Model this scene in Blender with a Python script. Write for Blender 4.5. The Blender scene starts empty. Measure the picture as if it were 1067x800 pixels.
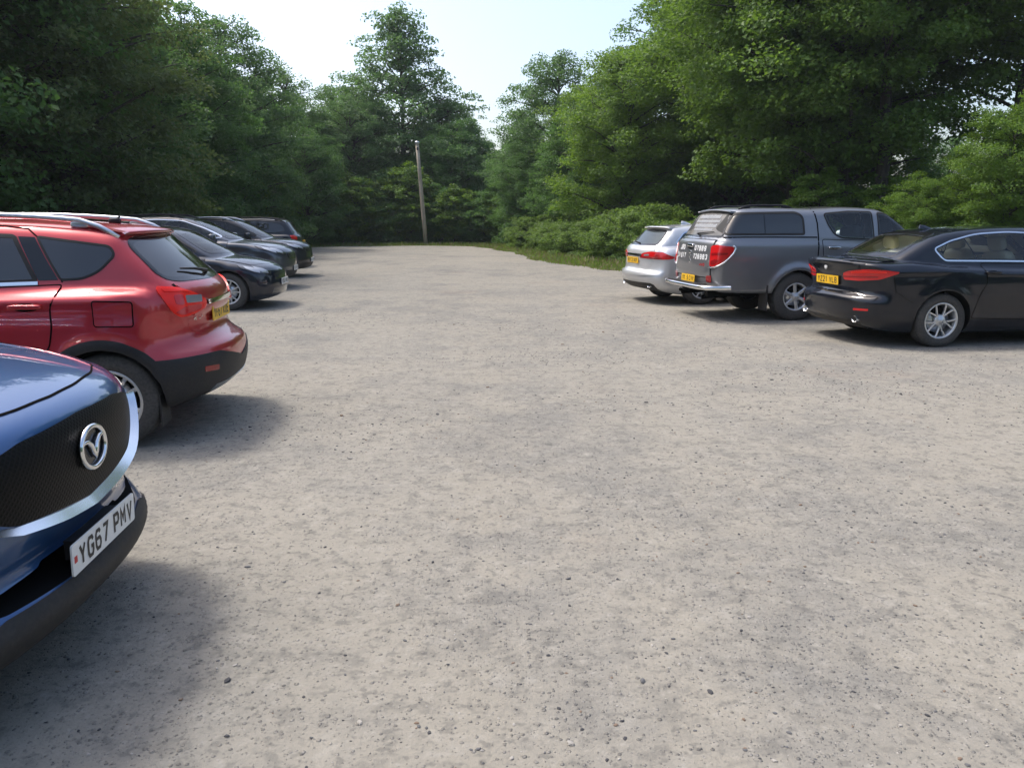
import bpy, math, random
import numpy as np
from mathutils import Vector, Matrix, Euler
from mathutils.geometry import delaunay_2d_cdt

scene = bpy.context.scene
col = scene.collection
rad = math.radians

# ------------------------------------------------------------------ objects
def link(o, parent=None):
    col.objects.link(o)
    if parent is not None:
        o.parent = parent
    return o

def tag(o, label=None, cat=None, group=None, kind=None):
    if label: o['label'] = label
    if cat: o['category'] = cat
    if group: o['group'] = group
    if kind: o['kind'] = kind
    return o

def empty(name, loc, rz=0.0):
    o = bpy.data.objects.new(name, None)
    o.empty_display_size = 0.3
    o.location = loc
    o.rotation_euler = (0, 0, rz)
    return link(o)

class MB:
    """collects vertices, faces, material slots and (optional) normals"""
    def __init__(s):
        s.v = []; s.f = []; s.m = []; s.n = []; s.flat = []
    def add(s, v, f, m=0, n=None, smooth=True):
        o = len(s.v)
        s.v.extend([tuple(p) for p in v])
        if n is None: s.n.extend([None] * len(v))
        else: s.n.extend([tuple(p) for p in n])
        for q in f:
            s.f.append(tuple(i + o for i in q)); s.m.append(m); s.flat.append(smooth)
        return s
    def build(s, name, mats, parent=None, loc=None, rot=None):
        me = bpy.data.meshes.new(name)
        me.from_pydata(s.v, [], s.f)
        if not isinstance(mats, (list, tuple)): mats = [mats]
        for m in mats: me.materials.append(m)
        me.polygons.foreach_set('material_index', s.m)
        me.polygons.foreach_set('use_smooth', s.flat)
        me.update()
        if any(n is not None for n in s.n):
            nv = np.zeros((len(me.vertices), 3), 'f')
            me.vertices.foreach_get('normal', nv.ravel()) if False else None
            base = [v.normal for v in me.vertices]
            nn = [Vector(s.n[i]) if s.n[i] is not None else base[i] for i in range(len(base))]
            me.normals_split_custom_set_from_vertices([tuple(q) for q in nn])
        o = bpy.data.objects.new(name, me)
        if loc is not None: o.location = loc
        if rot is not None: o.rotation_euler = rot
        return link(o, parent)

def box(mb, c, s, m=0, rz=0.0):
    x, y, z = s[0]/2, s[1]/2, s[2]/2
    v = [(-x,-y,-z),(x,-y,-z),(x,y,-z),(-x,y,-z),(-x,-y,z),(x,-y,z),(x,y,z),(-x,y,z)]
    cz, sz = math.cos(rz), math.sin(rz)
    v = [(c[0]+a*cz-b*sz, c[1]+a*sz+b*cz, c[2]+d) for a, b, d in v]
    f = [(0,3,2,1),(4,5,6,7),(0,1,5,4),(1,2,6,5),(2,3,7,6),(3,0,4,7)]
    return mb.add(v, f, m, smooth=False)

def sq(mb, c, s, e=0.3, m=0, nu=16, nv=10, R=None):
    """rounded box (superellipsoid), s = full sizes"""
    def p(w, k): return math.copysign(abs(w)**k, w)
    v = []
    for j in range(nv+1):
        ph = -math.pi/2 + math.pi*j/nv
        for i in range(nu):
            th = 2*math.pi*i/nu
            q = Vector((p(math.cos(ph), e)*p(math.cos(th), e)*s[0]/2,
                        p(math.cos(ph), e)*p(math.sin(th), e)*s[1]/2,
                        p(math.sin(ph), e)*s[2]/2))
            if R is not None: q = R @ q
            v.append((q.x+c[0], q.y+c[1], q.z+c[2]))
    f = []
    for j in range(nv):
        for i in range(nu):
            a = j*nu+i; b = j*nu+(i+1) % nu
            f.append((a, b, b+nu, a+nu))
    return mb.add(v, f, m)

def tube(mb, pts, r, m=0, n=8, closed=False, caps=True):
    P = [Vector(p) for p in pts]; N = len(P)
    rr = r if isinstance(r, (list, tuple)) else [r]*N
    v = []; up = None
    for i in range(N):
        if closed: t = P[(i+1) % N]-P[i-1]
        else: t = P[min(i+1, N-1)]-P[max(i-1, 0)]
        t.normalize()
        if up is None:
            up = Vector((0,0,1)) if abs(t.z) < .9 else Vector((1,0,0))
        a = (up - t*up.dot(t)).normalized(); b = t.cross(a); up = a
        for k in range(n):
            q = P[i]+(a*math.cos(2*math.pi*k/n)+b*math.sin(2*math.pi*k/n))*rr[i]
            v.append(q)
    f = []
    for i in range(N if closed else N-1):
        for k in range(n):
            a = i*n+k; b = i*n+(k+1) % n; j = ((i+1) % N)*n
            f.append((a, b, j+(k+1) % n, j+k))
    if caps and not closed:
        f.append(tuple(range(n))[::-1]); f.append(tuple((N-1)*n+k for k in range(n)))
    return mb.add(v, f, m)

def lathe_y(mb, prof, n=48, m=0, c=(0,0,0)):
    """revolve (radius, y) profile about the y axis"""
    v = []; f = []
    for (r, y) in prof:
        for k in range(n):
            a = 2*math.pi*k/n
            v.append((c[0]+r*math.cos(a), c[1]+y, c[2]+r*math.sin(a)))
    for i in range(len(prof)-1):
        for k in range(n):
            a = i*n+k; b = i*n+(k+1) % n
            f.append((a, b, b+n, a+n))
    return mb.add(v, f, m)

# ------------------------------------------------------------------ materials
MATS = {}
def new_mat(name):
    m = bpy.data.materials.new(name); m.use_nodes = True
    nt = m.node_tree; b = nt.nodes['Principled BSDF']
    return m, nt, b

def N(nt, t, **kw):
    n = nt.nodes.new(t)
    for k, v in kw.items():
        if k in n.inputs.keys(): n.inputs[k].default_value = v
        else: setattr(n, k, v)
    return n

def ramp(nt, src, stops):
    r = nt.nodes.new('ShaderNodeValToRGB')
    el = r.color_ramp.elements
    while len(el) < len(stops): el.new(0.5)
    for e, (p, c) in zip(el, stops):
        e.position = p
        e.color = (c, c, c, 1) if isinstance(c, (int, float)) else (*c, 1)
    nt.links.new(src, r.inputs[0])
    return r

def mat(name, color, rough=.5, metal=0., coat=0., coat_rough=.015, spec=.5, dirt=0., dirtcol=(.30,.26,.21), bump=0., bscale=200., emit=0.):
    m, nt, b = new_mat(name)
    b.inputs['Base Color'].default_value = (*color, 1)
    b.inputs['Roughness'].default_value = rough
    b.inputs['Metallic'].default_value = metal
    b.inputs['Coat Weight'].default_value = coat
    b.inputs['Coat Roughness'].default_value = coat_rough
    b.inputs['Specular IOR Level'].default_value = spec
    tc = None
    if dirt > 0 or bump > 0:
        tc = N(nt, 'ShaderNodeTexCoord')
    if dirt > 0:
        nz = N(nt, 'ShaderNodeTexNoise', Scale=3.5, Detail=8., Roughness=.7)
        nt.links.new(tc.outputs['Object'], nz.inputs['Vector'])
        r = ramp(nt, nz.outputs['Fac'], [(.35, 0.0), (.75, dirt)])
        # road dust settles low on a car: its own film of dirt
        sx = N(nt, 'ShaderNodeSeparateXYZ'); nt.links.new(tc.outputs['Object'], sx.inputs[0])
        mr = N(nt, 'ShaderNodeMapRange'); nt.links.new(sx.outputs['Z'], mr.inputs[0])
        mr.inputs[1].default_value = .15; mr.inputs[2].default_value = .75
        mr.inputs[3].default_value = dirt*1.3; mr.inputs[4].default_value = 0.
        ad = N(nt, 'ShaderNodeMath', operation='ADD'); nt.links.new(r.outputs[0], ad.inputs[0]); nt.links.new(mr.outputs[0], ad.inputs[1])
        n2 = N(nt, 'ShaderNodeTexNoise', Scale=60., Detail=4.)
        nt.links.new(tc.outputs['Object'], n2.inputs['Vector'])
        mu = N(nt, 'ShaderNodeMath', operation='MULTIPLY'); nt.links.new(ad.outputs[0], mu.inputs[0]); nt.links.new(n2.outputs['Fac'], mu.inputs[1])
        mx = N(nt, 'ShaderNodeMix', data_type='RGBA')
        mx.inputs[6].default_value = (*color, 1); mx.inputs[7].default_value = (*dirtcol, 1)
        nt.links.new(mu.outputs[0], mx.inputs[0]); nt.links.new(mx.outputs[2], b.inputs['Base Color'])
        a2 = N(nt, 'ShaderNodeMath', operation='MULTIPLY_ADD'); nt.links.new(mu.outputs[0], a2.inputs[0])
        a2.inputs[1].default_value = .5; a2.inputs[2].default_value = coat_rough
        nt.links.new(a2.outputs[0], b.inputs['Coat Roughness'])
        a3 = N(nt, 'ShaderNodeMath', operation='MULTIPLY_ADD'); nt.links.new(mu.outputs[0], a3.inputs[0])
        a3.inputs[1].default_value = .6; a3.inputs[2].default_value = rough
        nt.links.new(a3.outputs[0], b.inputs['Roughness'])
    if bump > 0:
        nb = N(nt, 'ShaderNodeTexNoise', Scale=bscale, Detail=3.)
        nt.links.new(tc.outputs['Object'], nb.inputs['Vector'])
        bp = N(nt, 'ShaderNodeBump', Strength=bump, Distance=.002)
        nt.links.new(nb.outputs['Fac'], bp.inputs['Height']); nt.links.new(bp.outputs[0], b.inputs['Normal'])
    if emit > 0:
        b.inputs['Emission Color'].default_value = (*color, 1); b.inputs['Emission Strength'].default_value = emit
    return m

def glass_mat(name, tint, mirror=1.45, dust=.0):
    m = bpy.data.materials.new(name); m.use_nodes = True
    nt = m.node_tree; nt.nodes.clear()
    out = N(nt, 'ShaderNodeOutputMaterial')
    tr = N(nt, 'ShaderNodeBsdfTransparent'); tr.inputs[0].default_value = (*tint, 1)
    gl = N(nt, 'ShaderNodeBsdfGlossy'); gl.inputs['Roughness'].default_value = .015
    fr = N(nt, 'ShaderNodeFresnel'); fr.inputs[0].default_value = mirror
    mx = N(nt, 'ShaderNodeMixShader')
    nt.links.new(fr.outputs[0], mx.inputs[0]); nt.links.new(tr.outputs[0], mx.inputs[1]); nt.links.new(gl.outputs[0], mx.inputs[2])
    last = mx
    if dust > 0:
        df = N(nt, 'ShaderNodeBsdfDiffuse'); df.inputs[0].default_value = (.35,.33,.30,1)
        tc = N(nt, 'ShaderNodeTexCoord'); nz = N(nt, 'ShaderNodeTexNoise', Scale=4., Detail=8.)
        nt.links.new(tc.outputs['Object'], nz.inputs['Vector'])
        r = ramp(nt, nz.outputs['Fac'], [(.3, dust*.3), (.8, dust)])
        m2 = N(nt, 'ShaderNodeMixShader'); nt.links.new(r.outputs[0], m2.inputs[0])
        nt.links.new(mx.outputs[0], m2.inputs[1]); nt.links.new(df.outputs[0], m2.inputs[2]); last = m2
    nt.links.new(last.outputs[0], out.inputs[0])
    return m

def M(key, *a, **k):
    if key not in MATS: MATS[key] = mat(key, *a, **k)
    return MATS[key]

M('black_plastic', (.014,.0145,.017), rough=.55, spec=.28, dirt=.10, bump=.12, bscale=350)
M('gloss_black', (.012,.012,.014), rough=.12)
M('rubber_seal', (.012,.012,.012), rough=.7)
M('gap', (.004,.004,.004), rough=.95, spec=.05)
M('arch_liner', (.010,.010,.010), rough=.95, spec=.1)
M('chrome', (.78,.79,.80), rough=.09, metal=1.)
M('chrome_satin', (.78,.80,.83), rough=.24, metal=1.)
M('satin_silver', (.62,.63,.65), rough=.28, metal=1.)
M('alloy', (.66,.67,.68), rough=.30, metal=.75, dirt=.10)
M('alloy_dark', (.05,.05,.055), rough=.5, metal=.5)
M('tyre', (.022,.022,.023), rough=.85, dirt=.42, dirtcol=(.15,.138,.122), bump=.3, bscale=120)
M('lamp_red', (.55,.010,.012), rough=.22, coat=.4)
M('lamp_red_bright', (.88,.022,.012), rough=.3, spec=.25, coat=.25)
M('lamp_dark_red', (.26,.006,.008), rough=.2, coat=.4)
M('lamp_clear', (.42,.43,.45), rough=.2, metal=.5, coat=1.)
M('lamp_lens', (.16,.165,.175), rough=.12, metal=.6, coat=1.)
M('lamp_dark', (.03,.032,.036), rough=.1, coat=1.)
M('plate_white', (.74,.74,.72), rough=.45)
M('plate_yellow', (.78,.46,.015), rough=.45)
M('ink', (.012,.012,.014), rough=.5)
M('ink_red', (.5,.02,.02), rough=.5)
M('white_vinyl', (.72,.73,.74), rough=.5)
M('badge_blue', (.03,.09,.30), rough=.3)
M('cream_leather', (.52,.47,.36), rough=.55)
M('grey_cloth', (.06,.06,.065), rough=.85)
M('headlining', (.40,.39,.36), rough=.9)
M('dark_interior', (.02,.02,.022), rough=.8)
MATS['privacy_glass'] = glass_mat('privacy_glass', (.035,.04,.05), 1.95, .05)
MATS['clear_glass'] = glass_mat('clear_glass', (.80,.87,.83), 1.6, .03)
MATS['tint_glass'] = glass_mat('tint_glass', (.30,.34,.34), 1.55, .04)
MATS['dusty_glass'] = glass_mat('dusty_glass', (.10,.11,.12), 1.9, .75)

# ------------------------------------------------------------------ curves
def cr(pts, n=6):
    """Catmull-Rom through points; a point (x, z, 1) is a sharp corner"""
    segs = []; cur = []
    for p in pts:
        cur.append((p[0], p[1]))
        if len(p) > 2 and len(cur) > 1:
            segs.append(cur); cur = [(p[0], p[1])]
    if len(cur) > 1: segs.append(cur)
    out = []
    for s in segs:
        P = np.array(s, float)
        if len(P) == 2:
            out += [tuple(P[0])]; last = tuple(P[1]); continue
        ext = np.vstack([2*P[0]-P[1], P, 2*P[-1]-P[-2]])
        for i in range(1, len(P)):
            p0, p1, p2, p3 = ext[i-1], ext[i], ext[i+1], ext[i+2]
            # centripetal
            t0 = 0; t1 = t0+np.linalg.norm(p1-p0)**.5; t2 = t1+np.linalg.norm(p2-p1)**.5; t3 = t2+np.linalg.norm(p3-p2)**.5
            for k in range(n):
                t = t1+(t2-t1)*k/n
                A1 = (t1-t)/(t1-t0)*p0+(t-t0)/(t1-t0)*p1
                A2 = (t2-t)/(t2-t1)*p1+(t-t1)/(t2-t1)*p2
                A3 = (t3-t)/(t3-t2)*p2+(t-t2)/(t3-t2)*p3
                B1 = (t2-t)/(t2-t0)*A1+(t-t0)/(t2-t0)*A2
                B2 = (t3-t)/(t3-t1)*A2+(t-t1)/(t3-t1)*A3
                out.append(tuple((t2-t)/(t2-t1)*B1+(t-t1)/(t2-t1)*B2))
        last = tuple(P[-1])
    out.append(last)
    return out

def rnd(poly, r=.03, n=4):
    """round the corners of a closed polygon"""
    out = []; L = len(poly)
    for i in range(L):
        p = np.array(poly[i][:2], float); a = np.array(poly[i-1][:2], float); b = np.array(poly[(i+1) % L][:2], float)
        ri = poly[i][2] if len(poly[i]) > 2 else r
        da = np.linalg.norm(a-p); db = np.linalg.norm(b-p)
        k = min(ri, .45*da, .45*db)
        if k < 1e-4: out.append(tuple(p)); continue
        p0 = p+(a-p)/da*k; p1 = p+(b-p)/db*k
        for j in range(n+1):
            t = j/n
            out.append(tuple((1-t)**2*p0+2*t*(1-t)*p+t*t*p1))
    return out

def sym(half):
    """half outline (y>=0, from bottom centre to top centre) -> closed outline"""
    L = [(-p[0],)+tuple(p[1:]) for p in half[::-1] if abs(p[0]) > 1e-6]
    return list(half)+L

class SDF2:
    def __init__(s, poly, lo, hi, h=.012):
        s.lo = np.array(lo); s.h = h
        nx = int((hi[0]-lo[0])/h)+2; nz = int((hi[1]-lo[1])/h)+2
        X, Z = np.meshgrid(lo[0]+h*np.arange(nx), lo[1]+h*np.arange(nz), indexing='ij')
        P = np.array(poly); d2 = np.full(X.shape, 1e9); ins = np.zeros(X.shape, bool)
        for i in range(len(P)):
            a = P[i-1]; b = P[i]; e = b-a; L = e@e
            if L < 1e-12: continue
            t = np.clip(((X-a[0])*e[0]+(Z-a[1])*e[1])/L, 0, 1)
            d2 = np.minimum(d2, (X-a[0]-t*e[0])**2+(Z-a[1]-t*e[1])**2)
            c = (a[1] > Z) != (b[1] > Z)
            with np.errstate(divide='ignore', invalid='ignore'):
                xx = a[0]+(Z-a[1])/(b[1]-a[1]+1e-15)*e[0]
            ins ^= c & (X < xx)
        d = np.sqrt(d2); d[ins] *= -1
        for _ in range(3):
            q = np.pad(d, 1, mode='edge')
            d = (q[:-2,1:-1]+q[2:,1:-1]+q[1:-1,:-2]+q[1:-1,2:]+4*q[1:-1,1:-1])/8
        s.d = d
    def __call__(s, x, z):
        fx = np.clip((x-s.lo[0])/s.h, 0, s.d.shape[0]-1.001); fz = np.clip((z-s.lo[1])/s.h, 0, s.d.shape[1]-1.001)
        i = fx.astype(int); j = fz.astype(int); u = fx-i; v = fz-j
        d = s.d
        return d[i,j]*(1-u)*(1-v)+d[i+1,j]*u*(1-v)+d[i,j+1]*(1-u)*v+d[i+1,j+1]*u*v

def smax(a, b, k):
    h = np.maximum(k-np.abs(a-b), 0)/k
    return np.maximum(a, b)+h*h*k*.25
def smin(a, b, k): return -smax(-a, -b, k)
def sstep(a, b, x):
    t = np.clip((x-a)/(b-a), 0, 1); return t*t*(3-2*t)
def table(pts):
    xs = np.array([p[0] for p in pts]); ys = np.array([p[1] for p in pts])
    dx = np.linspace(xs[0]-.01, xs[-1]+.01, 800)
    yy = np.interp(dx, xs, ys)
    w = np.hanning(41); w /= w.sum()
    sm = np.convolve(np.pad(yy, 20, mode='edge'), w, 'valid')
    return lambda x: np.interp(x, dx, sm)

# ------------------------------------------------------------------ the car shape
class Shape:
    def __init__(s, c):
        s.L = c['L']; s.hw = c['W']/2
        lo = (-.4, -.3); hi = (s.L+.4, 2.3)
        s.Pl = SDF2(cr(c['lower']), lo, hi)
        s.Pc = SDF2(cr(c['cabin']), lo, hi)
        s.S = table(c['side']); s.plan = table(c['plan'])
        s.Sc = table(c['cside']); s.planc = table(c['cplan'])
        s.bf, s.br = c.get('bend', (.3, .22)); s.cbf, s.cbr = c.get('cbend', (.22, .12))
        s.crl = c.get('crown', .05); s.crc = c.get('ccrown', .05)
        s.kl = c.get('kl', .07); s.kc = c.get('kc', .09); s.kj = c.get('kj', .03)
        s.wheels = c['wheels']; s.Ra = c['Ra']; s.flare = c.get('flare', .012)
        s.lines = c.get('lines', [])       # (zfun pts, amplitude, width)
        s.ln = [(table(p), a, w) for p, a, w in s.lines]
    def cab(s, x, y, z):
        ay = np.abs(y); t = (ay/s.hw)**2
        wf = sstep(s.L*.45, s.L*.75, x); wr = 1-sstep(s.L*.15, s.L*.45, x)
        xc = x+s.cbf*wf*t-s.cbr*wr*t
        P = s.Pc(xc, z+s.crc*t)
        Wc = s.hw*s.Sc(z)*s.planc(x)
        return smax(P, ay-Wc, s.kc)
    def low(s, x, y, z):
        ay = np.abs(y); t = np.minimum(ay/s.hw, 1.15)
        wf = sstep(s.L*.5, s.L*.95, x); wr = 1-sstep(s.L*.05, s.L*.5, x)
        xl = x+s.bf*wf*t**2.4-s.br*wr*t**2.6
        P = s.Pl(xl, z+s.crl*t**2)
        W = s.hw*s.S(z)*s.plan(x)
        for wx, wr_ in s.wheels:
            r = np.hypot(x-wx, z-wr_)
            W = W+s.flare*np.exp(-((r-s.Ra-.01)/.07)**2)
        for zf, a, w in s.ln:
            d = np.abs(z-zf(x))
            W = W+a*np.maximum(0, 1-d/w)
        return smax(P, ay-W, s.kl)
    def __call__(s, p):
        x, y, z = p[:,0], p[:,1], p[:,2]
        return smin(s.low(x, y, z), s.cab(x, y, z), s.kj)
    def grad(s, p, e=.006):
        p = np.asarray(p, float); g = np.empty_like(p)
        for k in range(3):
            q = p.copy(); q[:,k] += e; r = p.copy(); r[:,k] -= e
            g[:,k] = s(q)-s(r)
        g /= np.linalg.norm(g, axis=1)[:,None]+1e-12
        return g

def radial(f, A, B, nst, nang, ncap, rmax=2.0):
    """closed quad mesh of f=0 seen from the spine A-B (along x)"""
    A = np.array(A, float); B = np.array(B, float)
    O = []; D = []
    th = np.linspace(0, 2*np.pi, nang, endpoint=False)
    rows = []
    for i in range(1, ncap+1):
        ph = np.pi/2*i/ncap
        rows.append((A, -math.cos(ph), math.sin(ph)))
    for i in range(1, nst):
        rows.append((A+(B-A)*i/nst, 0., 1.))
    for i in range(ncap, 0, -1):
        ph = np.pi/2*i/ncap
        rows.append((B, math.cos(ph), math.sin(ph)))
    for o, cx, sr in rows:
        d = np.stack([np.full(nang, cx), sr*np.cos(th), sr*np.sin(th)], 1)
        O.append(np.repeat(o[None], nang, 0)); D.append(d)
    O.append(A[None]); D.append(np.array([[-1., 0, 0]])); O.append(B[None]); D.append(np.array([[1., 0, 0]]))
    O = np.vstack(O); D = np.vstack(D)
    lo = np.zeros(len(O)); hi = np.full(len(O), rmax)
    for _ in range(20):
        mid = (lo+hi)/2; v = f(O+D*mid[:,None]) < 0
        lo = np.where(v, mid, lo); hi = np.where(v, hi, mid)
    V = O+D*lo[:,None]
    F = []; R = len(rows)
    for i in range(R-1):
        for k in range(nang):
            a = i*nang+k; b = i*nang+(k+1) % nang
            F.append((a, b, b+nang, a+nang))
    pa = R*nang; pb = pa+1
    for k in range(nang):
        F.append((pa, (k+1) % nang, k))
        F.append((pb, (R-1)*nang+k, (R-1)*nang+(k+1) % nang))
    return V, F

def raw_obj(name, V, F, mats=()):
    me = bpy.data.meshes.new(name); me.from_pydata([tuple(v) for v in V], [], F)
    for m in mats: me.materials.append(m)
    o = bpy.data.objects.new(name, me); col.objects.link(o)
    return o

def fix_out(o):
    """make sure the closed mesh points outwards"""
    me = o.data
    vol = 0.
    for p in me.polygons:
        v = [me.vertices[i].co for i in p.vertices]
        for k in range(1, len(v)-1): vol += v[0].dot(v[k].cross(v[k+1]))
    if vol < 0: me.flip_normals()

def boolean(o, cutter, op='DIFFERENCE', check=None):
    """cut, and keep the result only when check(mesh) accepts it"""
    old = o.data; good = None
    for solver in ('MANIFOLD', 'EXACT'):
        m = o.modifiers.new('b', 'BOOLEAN'); m.operation = op; m.object = cutter
        try: m.solver = solver
        except Exception: continue
        try: m.material_mode = 'TRANSFER'
        except Exception: pass
        dg = bpy.context.evaluated_depsgraph_get(); dg.update()
        me = bpy.data.meshes.new_from_object(o.evaluated_get(dg))
        o.modifiers.clear()
        if len(me.polygons) > 0 and len(me.polygons) != len(old.polygons) and (check is None or check(me)):
            good = me; break
        bpy.data.meshes.remove(me)
    cm = cutter.data; bpy.data.objects.remove(cutter); bpy.data.meshes.remove(cm)
    if good is None: return False
    o.data = good; bpy.data.meshes.remove(old)
    return True

def prism(poly, axis, lo, hi, mats):
    n = len(poly); V = []
    for w in (lo, hi):
        for a, b in poly:
            V.append((a, w, b) if axis == 'y' else ((w, a, b) if axis == 'x' else (a, b, w)))
    F = [tuple(range(n)), tuple(range(2*n-1, n-1, -1))]
    for i in range(n): F.append((i, i+n, (i+1) % n+n, (i+1) % n)[::-1])
    o = raw_obj('cut', V, F, mats); fix_out(o)
    for p in o.data.polygons: p.material_index = 0
    return o

# ------------------------------------------------------------------ patches that lie on the shape
def frame(proj):
    """u axis, v axis, inward ray direction for a projection"""
    if proj == 'R': return np.array([1,0,0.]), np.array([0,0,1.]), np.array([0,1,0.])
    if proj == 'L': return np.array([1,0,0.]), np.array([0,0,1.]), np.array([0,-1,0.])
    if proj == 'B': return np.array([0,1,0.]), np.array([0,0,1.]), np.array([1,0,0.])
    if proj == 'F': return np.array([0,1,0.]), np.array([0,0,1.]), np.array([-1,0,0.])
    if proj == 'T': return np.array([1,0,0.]), np.array([0,1,0.]), np.array([0,0,-1.])
    a = rad(proj)          # azimuth the patch faces, from +x towards +y
    d = np.array([-math.cos(a), -math.sin(a), 0.]); u = np.array([-math.sin(a), math.cos(a), 0.])
    return u, np.array([0,0,1.]), d

def march(f, O, d, far, steps=110, span=None):
    span = span or 2*far
    n = len(O); hit = np.full(n, np.nan); prev = np.zeros(n)
    step = span/steps; done = np.zeros(n, bool)
    pv = f(O)
    for i in range(1, steps+1):
        t = i*step; v = f(O+d*t)
        c = (~done) & (v < 0) & (pv >= 0)
        if c.any():
            lo = np.full(c.sum(), t-step); hi = np.full(c.sum(), t); Oc = O[c]
            for _ in range(16):
                m = (lo+hi)/2; w = f(Oc+d*m[:,None]) < 0
                hi = np.where(w, m, hi); lo = np.where(w, lo, m)
            hit[c] = lo; done |= c
        pv = v
        if done.all(): break
    return hit

def project(f, uv, proj, centre):
    u, v, d = frame(proj)
    uv = np.asarray(uv, float)
    c = np.array(centre, float); c[2] = 0
    if proj in ('R','L','B','F','T'): base = np.zeros(3)
    else: base = c
    O = base+uv[:,:1]*u+uv[:,1:2]*v
    O = O-d*((O-c)@d)[:,None]-d*3.2
    t = march(f, O, d, 3.2, span=6.0)
    return O+d*np.nan_to_num(t, nan=3.)[:,None], ~np.isnan(t)

def inside(poly, q):
    P = np.array(poly); x, y = q[:,0], q[:,1]; r = np.zeros(len(q), bool)
    for i in range(len(P)):
        a = P[i-1]; b = P[i]
        c = (a[1] > y) != (b[1] > y)
        with np.errstate(divide='ignore', invalid='ignore'):
            r ^= c & (x < (b[0]-a[0])*(y-a[1])/(b[1]-a[1]+1e-15)+a[0])
    return r

def tri_fill(poly, res):
    poly = np.array(poly, float)
    # resample the boundary
    bd = []
    for i in range(len(poly)):
        a = poly[i]; b = poly[(i+1) % len(poly)]; n = max(1, int(np.linalg.norm(b-a)/res))
        for k in range(n): bd.append(a+(b-a)*k/n)
    bd = np.array(bd)
    lo = bd.min(0); hi = bd.max(0)
    gx = np.arange(lo[0]+res*.5, hi[0], res); gy = np.arange(lo[1]+res*.5, hi[1], res)
    if len(gx) and len(gy):
        G = np.stack(np.meshgrid(gx, gy), -1).reshape(-1, 2)
        G = G[inside(bd, G)]
        if len(G):
            dm = np.full(len(G), 9.)
            for i in range(len(bd)):
                a = bd[i-1]; e = bd[i]-a; L = e@e+1e-12
                t = np.clip(((G-a)@e)/L, 0, 1); dm = np.minimum(dm, np.linalg.norm(G-a-t[:,None]*e, axis=1))
            G = G[dm > res*.35]
    else: G = np.zeros((0, 2))
    pts = [Vector((p[0], p[1])) for p in np.vstack([bd, G])]
    r = delaunay_2d_cdt(pts, [], [list(range(len(bd)))], 1, 1e-5)
    V = np.array([(v.x, v.y) for v in r[0]]); F = [tuple(q) for q in r[2]]
    return V, F

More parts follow.
